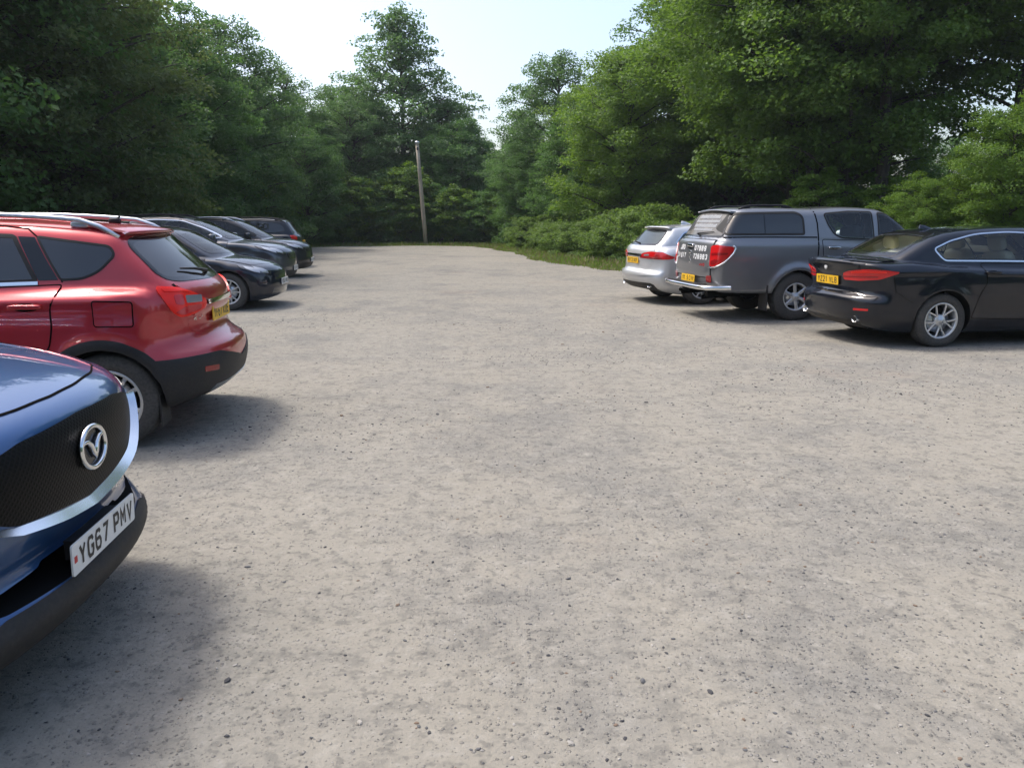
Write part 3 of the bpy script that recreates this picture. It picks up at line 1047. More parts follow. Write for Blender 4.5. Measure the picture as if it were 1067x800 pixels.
def std_front(K, c, plate=None, plate_txt=None, lamp=None, grille=None, lampmk='lamp_clear'):
    if lamp:
        for mir in (False, True):
            u, v, d = frame(lamp[1]); cc = np.array(K.c, float); cc[2] = 0
            uv = [((np.array(p[:3])-cc)@u, p[2]) for p in lamp[0]]
            mb = MB(); K.surf(mb, rnd(uv, .03), lamp[1], .006, 0, .008, .025, mir)
            o = mb.build('headlight', MATS['lamp_dark'], K.root)
            P = np.array(lamp[0]); ctr = P.mean(0)
            for k, (sx, sz, off) in enumerate(((.62, .62, .30), (.62, .62, -.34))):
                pts = [tuple(ctr+(p-ctr)*np.array([.42, .42, sz])+(P[lamp[2]]-ctr)*off) for p in P]
                lamp_detail(K, o, 'lamp_lens', lampmk, pts, lamp[1], mir, .010)
    if grille:
        K.patch('grille', 'lamp_dark', sym(grille), 'F', off=.004, rr=.03)
    if plate:
        P, g = K.at((0, plate), 'F', .001)
        number_plate('number_plate', plate_txt, 'plate_white', K.root, P, (1, 0, 0))

# ------------------------------------------------------------------ black saloon (right, nearest)
def black_saloon():
    root = car_root('parked_car', 'black saloon with chrome window surround and red tail lamps, parked nearest on the right', 'car',
                    (5.33, 9.48), 8.5, 1.118, -.905, 'cars parked along the right side')
    side_win = [(1.06,1.205,.05), (1.17,1.062,.05), (1.9,1.056), (3.45,1.03,.05), (3.05,1.275), (2.72,1.372), (2.1,1.408), (1.62,1.382), (1.28,1.298,.05)]
    rear_half = [(0,1.115), (.52,1.125,.05), (.47,1.37,.05), (0,1.392)]
    front_half = [(0,1.02), (.62,1.03), (.56,1.36), (0,1.395)]
    c = dict(L=4.94, W=1.868, paint='paint_black', lining='cream_leather',
        lower=[(1.0,.19),(.45,.20),(.12,.27),(.03,.38),(.0,.52),(.0,.61),(.035,.645),(.085,.675),(.09,.80),(.065,.93),(.015,1.035),(.05,1.062),(.2,1.068),(.5,1.075),(1.2,1.03),(2.5,1.0),(3.4,.97),(3.7,.955),(4.2,.89),(4.6,.81),(4.83,.70),(4.91,.58),(4.94,.45),(4.90,.28),(4.75,.2),(4.0,.19),(1.0,.19)],
        cabin=[(.42,.9,1),(.52,1.05),(.85,1.255),(1.15,1.385),(1.6,1.455),(2.2,1.479),(2.7,1.462),(3.0,1.40),(3.4,1.20),(3.75,1.0),(3.9,.9,1),(.42,.9,1)],
        side=[(.1,.84),(.2,.90),(.32,.955),(.5,.985),(.65,1.),(.8,.998),(.92,.985),(1.02,.955),(1.15,.92)],
        plan=[(0,.90),(.5,.97),(1.2,1),(3.8,1),(4.5,.97),(4.94,.90)],
        cside=[(.8,.94),(1.0,.90),(1.1,.862),(1.25,.79),(1.4,.70),(1.5,.63)], cplan=[(.4,.78),(.9,.88),(1.5,.97),(2.2,1),(3.0,1),(3.6,.96)],
        bend=(.46,.34), cbend=(.30,.10), wheels=[(1.118,.335),(4.093,.335)], Ra=.375, kl=.09,
        lines=[([(0,.955),(1.1,.935),(2.5,.90),(4.2,.82)], .014, .05), ([(0,.40),(1.5,.36),(3.5,.36),(4.9,.40)], .010, .05)],
        open=[(inset(side_win, .022), 'y', -1.4, 1.4), (inset(sym(rear_half), .03), 'x', -.4, 1.9), (inset(sym(front_half), .03), 'x', 2.6, 5.3)],
        cavity=(1.25, 3.0), floor=.62)
    K = build_car(c, root, 150, 120, 20)
    side_glass(K, side_win, 'clear_glass', 'chrome', .015, rr=.14, divs=[([(1.46,1.345),(1.60,1.058)], .012), ([(2.30,1.41),(2.33,1.05)], .05)])
    glass_end(K, 'rear_window', rear_half, 'B', 'clear_glass', tw=.035)
    glass_end(K, 'windscreen', front_half, 'F', 'clear_glass')
    seats(root, 'cream_leather', [1.35, 2.35], z=.50)
    sh = MB(); sq(sh, (1.02, 0, 1.075), (.42, 1.15, .03), .4); sh.build('parcel_shelf', MATS['cream_leather'], root)
    dash(root, 3.2, .90, .62, -.37)
    mb = MB(); sq(mb, (3.0, 0, 1.32), (.04, .24, .07), .5); mb.build('interior_mirror', MATS['dark_interior'], root)
    door_lines(K, [[(1.62,1.03),(1.66,.80),(1.58,.66),(1.50,.36,.03),(2.33,.33,.03),(2.36,1.02)], [(2.385,1.02),(2.355,.33,.03),(3.45,.33,.06),(3.55,.60),(3.50,1.0)]], 'paint_black', [(1.72,.925),(2.62,.905)])
    gap_lines(K, [[(.10,1.05),(.30,1.045),(.62,1.09)]], w=.006)
    mirrors(K, 3.18, 1.06, .88, 'paint_black')
    # boot lid and lamps
    K.patch('boot_lid', 'paint_black', sym([(0,.70),(.46,.70,.05),(.55,.79,.03),(.60,.97,.03),(.60,1.03,.02),(0,1.045)]), 'B', off=.003, rr=.03)
    strip_obj(K, 'boot_lip', 'paint_black', [(-.66,1.035),(-.4,1.046),(0,1.05),(.4,1.046),(.66,1.035)], .03, 'B', .014)
    lamp = [(.05,-.37,.895),(.05,-.48,.93),(.10,-.70,.958),(.28,-.90,.955),(.45,-.92,.938),(.44,-.92,.918),(.34,-.91,.885),(.20,-.88,.84),(.10,-.62,.812),(.05,-.39,.812)]
    for mir, o in zip((False, True), patch3(K, 'tail_light', 'lamp_red', lamp, 222, off=.008, thick=.014, both=True, rr=.025)):
        lamp_detail(K, o, 'light_bar', 'lamp_red_bright', [(.08,-.50,.925),(.10,-.70,.945),(.28,-.90,.94),(.30,-.90,.925),(.12,-.70,.915),(.08,-.50,.900)], 222, mir, .011)
        lamp_detail(K, o, 'light_bar', 'lamp_dark_red', [(.06,-.36,.865),(.10,-.70,.875),(.20,-.86,.88),(.20,-.86,.865),(.10,-.70,.855),(.06,-.36,.845)], 222, mir, .011)
    P, g = K.at((0,.86), 'B', .004)
    K.patch('plate_recess', 'gloss_black', sym([(0,.725),(.30,.73,.03),(.30,.86,.03),(0,.865)]), 'B', off=.004)
    P, g = K.at((0,.795), 'B', .012)
    number_plate('number_plate', 'YZ21 VLB', 'plate_yellow', root, P, (-1,0,0), -.08)
    P, g = K.at((0,.965), 'B', .006)
    bd = MB(); n = 24
    for rr_, xx, m in ((.041, 0, 0), (.028, -.003, 1)):
        bd.add([(P[0]+xx-.002, P[1], P[2])]+[(P[0]+xx-.001, rr_*math.cos(2*math.pi*k/n), P[2]+rr_*math.sin(2*math.pi*k/n)) for k in range(n)], [(0, 1+(k+1) % n, 1+k) for k in range(n)], m)
    bd.build('badge', [MATS['satin_silver'], MATS['white_vinyl']], root)
    # bumper
    gap_lines(K, [[(-.62,.665),(0,.66),(.62,.665)]], 'B', .012, False)
    strip_obj(K, 'bumper_ledge', 'paint_black', [(-.80,.60),(-.5,.585),(0,.58),(.5,.585),(.80,.60)], .05, 'B', .012)
    gap_lines(K, [[(.42,.90),(.46,.70),(.62,.60),(.70,.56)]], w=.006)
    for mir, o in zip((False, True), patch3(K, 'reflector', 'lamp_red', [(.08,-.62,.475),(.16,-.80,.48),(.16,-.80,.455),(.08,-.62,.45)], 222, off=.006, both=True, rr=.01)): pass
    K.region('rear_diffuser', 'black_plastic', lambda x, y, z: np.maximum.reduce([z-.33, np.abs(y)-.62, x-.35, .21-z]), .004)
    exhaust(K, (.075,-.60,.335), .042, .058); exhaust(K, (.075,.60,.335), .042, .058)
    fin(K, 1.42, 'paint_black')
    std_front(K, c, .45, 'YZ21 VLB', ([(4.80,-.55,.72),(4.60,-.78,.78),(4.25,-.90,.80),(4.30,-.90,.72),(4.62,-.80,.66),(4.82,-.55,.64)], -45, 0), [(.03,.56),(.40,.56),(.42,.72),(.03,.72)])
    K.patch('bonnet', 'paint_black', [(3.62,-.78),(4.70,-.52,.1),(4.78,0,.02),(4.70,.52,.1),(3.62,.78)], 'T', off=.0025)
    add_wheels(root, (1.118, 4.093), .335, .222, .225, .905, 'v', 5, 'alloy', 0, 3)
    return root

# ------------------------------------------------------------------ grey pickup with a hard top
def pickup():
    root = car_root('pickup_truck', 'dark grey double cab pickup with hard top, lettered tailgate and chrome bumper', 'pickup',
                    (4.46, 12.07), 10.5, 1.42, -.885, 'cars parked along the right side')
    rw = [(1.86,1.645,.05),(1.92,1.48),(2.02,1.325,.06),(2.16,1.275,.04),(2.70,1.252,.03),(2.69,1.675,.03),(2.3,1.682)]
    fw = [(2.80,1.665,.03),(2.79,1.25,.03),(3.56,1.205,.04),(3.22,1.50,.05),(3.0,1.635,.05)]
    ws = [(0,1.22),(.70,1.23),(.62,1.64),(0,1.68)]
    c = dict(L=5.18, W=1.80, paint='paint_graphite',
        lower=[(1.0,.46),(.35,.47),(.08,.50),(.02,.60),(.0,.80),(.01,1.05),(.05,1.235),(.12,1.275),(.4,1.28),(1.6,1.275),(2.2,1.235),(3.0,1.20),(3.6,1.15),(3.8,1.13),(4.4,1.07),(4.85,.98),(5.05,.85),(5.13,.68),(5.16,.5),(5.08,.40),(4.8,.36),(3.9,.40),(2.6,.40),(1.0,.46)],
        cabin=[(.08,1.1,1),(.12,1.27),(.26,1.52),(.36,1.66),(.46,1.725),(.65,1.752),(1.1,1.757),(1.72,1.745),(2.2,1.765),(2.7,1.752),(2.95,1.715),(3.25,1.56),(3.7,1.22),(3.9,1.0,1),(.08,1.1,1)],
        side=[(.3,.93),(.42,.95),(.6,.975),(.8,.995),(1.0,1.),(1.15,.99),(1.26,.965),(1.35,.95)],
        plan=[(0,.955),(.5,.975),(1.4,.985),(3.5,.985),(4.4,.98),(5.16,.90)],
        cside=[(1.0,.97),(1.2,.955),(1.3,.935),(1.5,.875),(1.65,.815),(1.76,.74)], cplan=[(.1,.94),(.5,.96),(1.7,1),(2.6,1),(3.3,.98),(3.8,.95)],
        bend=(.42,.12), cbend=(.26,.10), ccrown=.045,
        open=[(inset(rw, .022), 'y', -1.4, 1.4), (inset(fw, .022), 'y', -1.4, 1.4), (inset(sym(ws), .03), 'x', 2.9, 5.6)], cavity=(1.3, 3.0), cavz=1.42, floor=.95, wheels=[(1.42,.375),(4.42,.375)], Ra=.425, flare=.045, kl=.07, kc=.11, spine=.85)
    K = build_car(c, root, 150, 112, 20)
    cw = [(.245,1.335,.03),(.23,1.40,.05),(.40,1.645,.06),(1.40,1.665,.05),(1.50,1.60,.05),(1.505,1.335,.03)]
    side_glass(K, cw, 'privacy_glass', 'rubber_seal', .03, divs=[([(.86,1.66),(.86,1.33)], .018)], rr=.04)
    side_glass(K, rw, 'clear_glass', divs=[([(2.50,1.68),(2.53,1.26)], .025)])
    side_glass(K, fw, 'clear_glass')
    glass_end(K, 'windscreen', ws, 'F', 'clear_glass')
    seats(root, 'grey_cloth', [1.95, 2.72], z=.80); dash(root, 3.35, 1.08, .62, -.37)
    rg = glass_end(K, 'rear_window', [(0,1.295),(.70,1.30,.05),(.58,1.665,.06),(0,1.69)], 'B', 'dusty_glass', tw=.03)
    # faded white lettering on the rear window (illegible rows)
    rng = random.Random(5); k = 0
    MATS['faded_vinyl'] = mat('faded_vinyl', (.29,.30,.315), .6)
    for z, w, h in ((1.60,.36,.05),(1.53,.42,.035),(1.46,.40,.05),(1.40,.34,.035)):
        y = -w; mb = MB()
        while y < w:
            dw = rng.uniform(.018,.045)
            if True: K.surf(mb, [(y,z-h/2),(y+dw-.004,z-h/2),(y+dw-.004,z+h/2*rng.choice((.6,1))),(y,z+h/2)], 'B', .0062+.0003*(k % 3), 0, 0, .05)
            y += dw; k += 1
        mb.build('window_lettering', MATS['faded_vinyl'], rg)
    gap_lines(K, [[(1.735,.52),(1.735,1.0),(1.74,1.27),(1.735,1.5),(1.70,1.72)]], w=.022)
    gap_lines(K, [[(.10,1.288),(.5,1.293),(1.0,1.292),(1.72,1.288)]], w=.02)
    door_lines(K, [[(1.80,1.255),(1.83,.95),(1.92,.72),(2.02,.56,.04),(2.72,.52,.03),(2.735,1.232)], [(2.76,1.23),(2.745,.52,.03),(3.70,.52,.05),(3.82,.80),(3.76,1.15)]], 'paint_graphite', [(2.0,1.13),(2.92,1.10)], 'chrome')
    K.patch('fuel_flap', 'paint_graphite', [(1.9,.0),(1.91,.0),(1.91,.01)], 'L') if False else None
    mirrors(K, 3.36, 1.28, .90, 'chrome', (.14,.26,.20))
    # tailgate
    tg = K.patch('tailgate', 'paint_graphite', sym([(0,.675),(.665,.68,.03),(.665,1.235,.04),(0,1.245)]), 'B', off=.012, thick=.02)[0]
    mb = MB(); K.strip(mb, rnd(sym([(0,.668),(.672,.672,.03),(.672,1.243,.04),(0,1.252)]), .03), .012, 'B', .004, 0, True)
    mb.build('panel_gap', MATS['gap'], root)
    strip_obj(K, 'tailgate_rib', 'paint_graphite', [(-.58,.79),(.58,.79)], .05, 'B', .020, tg)
    hb = MB()
    P, g = K.at((0,1.14), 'B', .02)
    sq(hb, (P[0]-.004, 0, 1.15), (.03,.23,.06), .4, 0); sq(hb, (P[0]-.008, 0, 1.125), (.02,.17,.035), .5, 1)
    hb.build('handle', [MATS['chrome'], MATS['gap']], tg)
    P, g = K.at((0,1.0), 'B', .016)
    hb = MB(); sq(hb, (P[0], -.01, 1.045), (.01,.10,.05), .5, 0); sq(hb, (P[0], -.02, .975), (.012,.03,.06), .5, 0); sq(hb, (P[0], -.03, .90), (.012,.05,.055), .5, 0)
    hb.build('badge', MATS['chrome'], tg)
    # tailgate lettering (seen from behind, left to right)
    def letter(txt, yc, zc, h, cw_, sw):
        st, wid = text_strokes(txt, h, cw_, cw_*.28, sw); tb = MB()
        for i, (V, F_) in enumerate(st):
            uv = [(yc-a, zc+b) for a, b in V]
            P_, ok = project(K.f, np.array(uv), 'B', K.c)
            tb.add([tuple(p+np.array([-.0145-.0003*(i % 3), 0, 0])) for p in P_], F_, 0, smooth=False)
        tb.build('tailgate_lettering', MATS['white_vinyl'], tg)
    letter('JBD', .34, 1.115, .085, .062, .020); letter('CN 617', .36, .985, .085, .060, .020)
    letter('07889', -.34, 1.115, .085, .060, .020); letter('726983', -.36, .985, .085, .060, .020)
    sb = MB()
    K.surf(sb, [(.58,.85),(.655,.85),(.655,.95),(.58,.95)], 'B', .0145, 0, 0)
    sb.build('sticker', MATS['white_vinyl'], tg)
    sb = MB(); 
    st, wid = text_strokes('4WD', .045, .04, .012, .010)
    for V, F_ in st: sb.add([(K.at((-.45-a, .865+b), 'B', .0146)[0]) for a, b in V], F_, 0, smooth=False)
    sb.build('badge', MATS['lamp_red'], tg)
    lamp = [(.03,-.69,1.155),(.06,-.80,1.175),(.30,-.88,1.15),(.315,-.885,1.10),(.22,-.885,.99),(.10,-.87,.89),(.03,-.78,.845),(.02,-.69,.855)]
    for mir, o in zip((False, True), patch3(K, 'tail_light', 'lamp_red', lamp, 230, off=.016, thick=.02, both=True, rr=.03)):
        lamp_detail(K, o, 'light_cell', 'lamp_dark_red', [(.03,-.72,1.05),(.06,-.80,1.06),(.22,-.885,1.06),(.20,-.885,1.03),(.06,-.80,1.02),(.03,-.72,1.01)], 230, mir, .019)
        lamp_detail(K, o, 'light_cell', 'lamp_dark_red', [(.03,-.71,.93),(.06,-.80,.96),(.10,-.86,.95),(.06,-.80,.88),(.03,-.72,.87)], 230, mir, .019)
        tm = MB(); u_, v_, d_ = frame(230); cc = np.array(K.c, float); cc[2] = 0; tp = []
        for q in ((.30,-.88,1.168),(.325,-.885,1.145),(.335,-.885,1.11),(.30,-.885,1.04),(.235,-.885,.975),(.165,-.88,.915),(.10,-.86,.87),(.06,-.80,.84),(.03,-.74,.828),(.02,-.67,.828)):
            P_, g_ = K.at(((np.array(q)-cc)@u_, q[2]), 230, .014)
            tp.append((P_[0], P_[1]*(-1 if mir else 1), P_[2]))
        tube(tm, tp, [.008,.013,.015,.016,.016,.015,.014,.013,.012,.010], n=8)
        tm.build('lamp_surround', MATS['chrome'], o)
    # bumper: black step, chrome bar, plate, fog lamp
    mb = MB()
    bar = [(.30,-.86,.525),(.06,-.875,.525),(-.06,-.82,.525),(-.115,-.62,.525),(-.125,-.3,.525),(-.125,.3,.525),(-.115,.62,.525),(-.06,.82,.525),(.06,.875,.525),(.30,.86,.525)]
    v = []; f_ = []
    sec = [(-.025,-.030),(-.04,-.016),(-.04,.022),(-.025,.036),(.02,.036),(.02,-.030)]
    for i, p in enumerate(bar):
        a = Vector(bar[min(i+1, 9)])-Vector(bar[max(i-1, 0)]); a.normalize(); nn = Vector((a.y, -a.x, 0))
        for du, dz in sec: v.append((p[0]+nn.x*du, p[1]+nn.y*du, p[2]+dz))
    for i in range(9):
        for k in range(6): f_.append((i*6+k, i*6+(k+1) % 6, (i+1)*6+(k+1) % 6, (i+1)*6+k))
    f_ += [tuple(range(6)), tuple(range(59, 53, -1))]
    mb.add(v, f_, 0)
    b = mb.build('rear_bumper', MATS['chrome'], root)
    sb = MB(); box(sb, (-.045, 0, .572), (.13, 1.30, .012), 0); sb.build('step_pad', MATS['black_plastic'], b)
    P, g = K.at((0,.63), 'B', .02)
    number_plate('number_plate', 'YK59 CVN', 'plate_yellow', root, (P[0]-.02, -.02, .632), (-1,0,0), .05)
    for mir, o in zip((False, True), K.patch('fog_light', 'lamp_dark_red', [(-.70,.60),(-.57,.61),(-.57,.70),(-.70,.71)], 'B', off=.014, both=True)): pass
    ub = MB(); tube(ub, [(.5,-.35,.36),(.2,-.40,.36),(.05,-.42,.35)], .035); tube(ub, [(.25,.0,.42),(-.02,0,.40),(-.12,0,.40)], .03); sq(ub, (-.14,0,.44), (.06,.06,.06), 1.)
    ub.build('tow_bar', MATS['gap'], root)
    ub = MB(); sq(ub, (1.42,0,.36), (.18,1.5,.18), .7); sq(ub, (1.42,0,.36), (.32,.36,.32), 1.); box(ub, (1.6,.45,.42), (3.0,.10,.12)); box(ub, (1.6,-.45,.42), (3.0,.10,.12))
    ub.build('rear_axle', MATS['arch_liner'], root)
    for s in (-1, 1):
        ub = MB(); box(ub, (.92, s*.76, .36), (.012, .26, .40)); ub.build('mud_flap', MATS['black_plastic'], root)
    arch_cladding(K, 'paint_graphite', .085, .50, .010)
    rails(K, .52, 1.42, .56, 'black_plastic', .032, .015)
    sp = MB()
    pts = []
    for y in np.linspace(-.60,.60,13):
        P, g = K.at((.40+.03*(y/.6)**2, y), 'T'); pts.append(P)
    for a, (x0, dz) in enumerate(((0,0),)):
        vv = []
        for P in pts: vv += [tuple(P+np.array([.10,0,.012])), tuple(P+np.array([-.06,0,.022])), tuple(P+np.array([-.07,0,.002])), tuple(P+np.array([.10,0,-.01]))]
        ff = [(i*4+k, i*4+(k+1) % 4, (i+1)*4+(k+1) % 4, (i+1)*4+k) for i in range(12) for k in range(4)]+[(0,1,2,3),(51,50,49,48)]
        sp.add(vv, ff, 0)
    sp.build('spoiler', MATS['paint_graphite'], root)
    wiper(K, (.02,1.325), (-.46,1.36), 'B', .03)
    std_front(K, c, .55, 'YK59 CVN', ([(4.98,-.55,.92),(4.72,-.80,.98),(4.40,-.88,.99),(4.50,-.88,.86),(4.85,-.75,.78),(5.05,-.55,.76)], -45, 0), [(0,.62),(.36,.64),(.40,.86),(0,.90)])
    add_wheels(root, (1.42, 4.42), .375, .215, .255, .885, 'single', 6, 'alloy', 0, 8)
    return root

# ------------------------------------------------------------------ silver estate
def silver_estate():
    root = car_root('parked_car', 'silver estate car with roof spoiler and yellow plate, parked beyond the grey pickup', 'car',
                    (3.54, 14.36), 14., 1.10, -.905, 'cars parked along the right side')
    c = dict(L=4.96, W=1.877, paint='paint_silver',
        lower=[(1.0,.20),(.5,.22),(.16,.30),(.05,.40),(.0,.52),(.02,.60),(.07,.66),(.09,.80),(.09,.92),(.13,1.03),(.22,1.075),(.5,1.08),(1.2,1.04),(2.5,1.0),(3.4,.97),(3.7,.95),(4.2,.88),(4.6,.79),(4.84,.68),(4.93,.56),(4.96,.42),(4.90,.28),(4.75,.2),(4.0,.19),(1.0,.20)],
        cabin=[(.12,.9,1),(.17,1.05),(.36,1.22),(.50,1.36),(.56,1.415),(.8,1.45),(1.5,1.482),(2.2,1.482),(2.75,1.45),(3.05,1.36),(3.4,1.17),(3.75,.98),(3.9,.88,1),(.12,.9,1)],
        side=[(.1,.84),(.2,.90),(.32,.955),(.5,.985),(.65,1.),(.8,.998),(.92,.985),(1.02,.955),(1.15,.92)],
        plan=[(0,.90),(.5,.97),(1.2,1),(3.8,1),(4.5,.97),(4.96,.90)],
        cside=[(.8,.94),(1.0,.90),(1.1,.865),(1.25,.80),(1.4,.71),(1.5,.64)], cplan=[(.1,.86),(.6,.90),(1.5,.97),(2.2,1),(3.0,1),(3.6,.96)],
        bend=(.46,.32), cbend=(.30,.14), wheels=[(1.10,.345),(4.01,.345)], Ra=.385,
        lines=[([(0,.93),(1.1,.94),(2.5,.91),(4.2,.82)], .014, .05)])
    K = build_car(c, root, 100, 88, 16, .04)
    side_glass(K, [(.62,1.13,.03),(.75,1.075,.03),(1.9,1.06),(3.45,1.02,.05),(3.05,1.26),(2.72,1.365),(2.1,1.40),(1.3,1.385),(.80,1.32,.05)], 'tint_glass', 'chrome', .022, divs=[([(1.35,1.39),(1.42,1.06)], .03), ([(2.30,1.40),(2.33,1.05)], .05)])
    glass_end(K, 'rear_window', [(0,1.09),(.60,1.10,.05),(.50,1.34,.06),(0,1.365)], 'B', 'tint_glass', tw=.03)
    glass_end(K, 'windscreen', [(0,1.0),(.64,1.01),(.56,1.36),(0,1.40)], 'F', 'tint_glass')
    sp = MB(); pts = []
    for y in np.linspace(-.56,.56,13):
        P, g = K.at((.62+.10*(y/.56)**2, y), 'T'); pts.append(P)
    vv = []
    for P in pts: vv += [tuple(P+np.array([.10,0,.006])), tuple(P+np.array([-.17,0,-.004])), tuple(P+np.array([-.18,0,-.025])), tuple(P+np.array([.0,0,-.03]))]
    sp.add(vv, [(i*4+k, i*4+(k+1) % 4, (i+1)*4+(k+1) % 4, (i+1)*4+k) for i in range(12) for k in range(4)]+[(0,1,2,3),(51,50,49,48)], 0)
    sp.build('spoiler', MATS['paint_silver'], root)
    door_lines(K, [[(1.48,1.03),(1.60,.80),(1.52,.62),(1.46,.36,.03),(2.33,.33,.03),(2.36,1.02)], [(2.385,1.02),(2.355,.33,.03),(3.45,.33,.06),(3.55,.60),(3.50,1.0)]], 'paint_silver', [(1.70,.925),(2.62,.905)])
    mirrors(K, 3.15, 1.05, .88, 'paint_silver')
    K.patch('tailgate', 'paint_silver', sym([(0,.655),(.55,.66,.05),(.62,.75,.03),(.66,1.06,.05),(0,1.075)]), 'B', off=.003)
    lamp = [(.08,-.30,.905),(.10,-.42,.945),(.16,-.62,.975),(.30,-.84,.965),(.50,-.925,.885),(.46,-.925,.845),(.26,-.88,.835),(.12,-.55,.84),(.08,-.32,.85)]
    for mir, o in zip((False, True), patch3(K, 'tail_light', 'lamp_red', lamp, 222, off=.008, both=True)):
        lamp_detail(K, o, 'light_cell', 'lamp_clear', [(.10,-.44,.915),(.14,-.58,.93),(.14,-.58,.895),(.10,-.44,.89)], 222, mir, .011)
        lamp_detail(K, o, 'light_cell', 'lamp_dark_red', [(.08,-.32,.875),(.12,-.55,.875),(.26,-.86,.87),(.26,-.86,.84),(.12,-.55,.845),(.08,-.32,.852)], 222, mir, .011)
    strip_obj(K, 'boot_trim', 'chrome', [(-.34,.90),(0,.905),(.34,.90)], .045, 'B', .012)
    P, g = K.at((0,.80), 'B', .012)
    number_plate('number_plate', 'RV13 XKF', 'plate_yellow', root, P, (-1,0,0), -.05)
    pm = MB(); K.surf(pm, [(-.30,.70),(.30,.70),(.30,.735),(-.30,.735)], 'B', .006); pm.build('plate_recess', MATS['paint_silver'], root)
    strip_obj(K, 'bumper_ledge', 'paint_silver', [(-.85,.575),(-.5,.56),(0,.555),(.5,.56),(.85,.575)], .05, 'B', .014)
    K.region('rear_diffuser', 'black_plastic', lambda x, y, z: np.maximum.reduce([z-.40-.0*y, np.abs(y)-.72, x-.5, .20-z]), .004)
    exhaust(K, (.06,-.60,.345), .045, .06); exhaust(K, (.06,.60,.345), .045, .06)
    fin(K, 1.15, 'paint_silver')
    wiper(K, (.0,1.105), (.40,1.13), 'B', .02)
    std_front(K, c, .42, 'RV13 XKF', ([(4.82,-.50,.70),(4.62,-.76,.77),(4.25,-.90,.80),(4.30,-.90,.72),(4.62,-.80,.65),(4.84,-.50,.63)], -45, 0), [(0,.50),(.36,.50),(.40,.70),(0,.72)])
    add_wheels(root, (1.10, 4.01), .345, .228, .245, .905, 'v', 5, 'alloy', 0, 12)
    return root

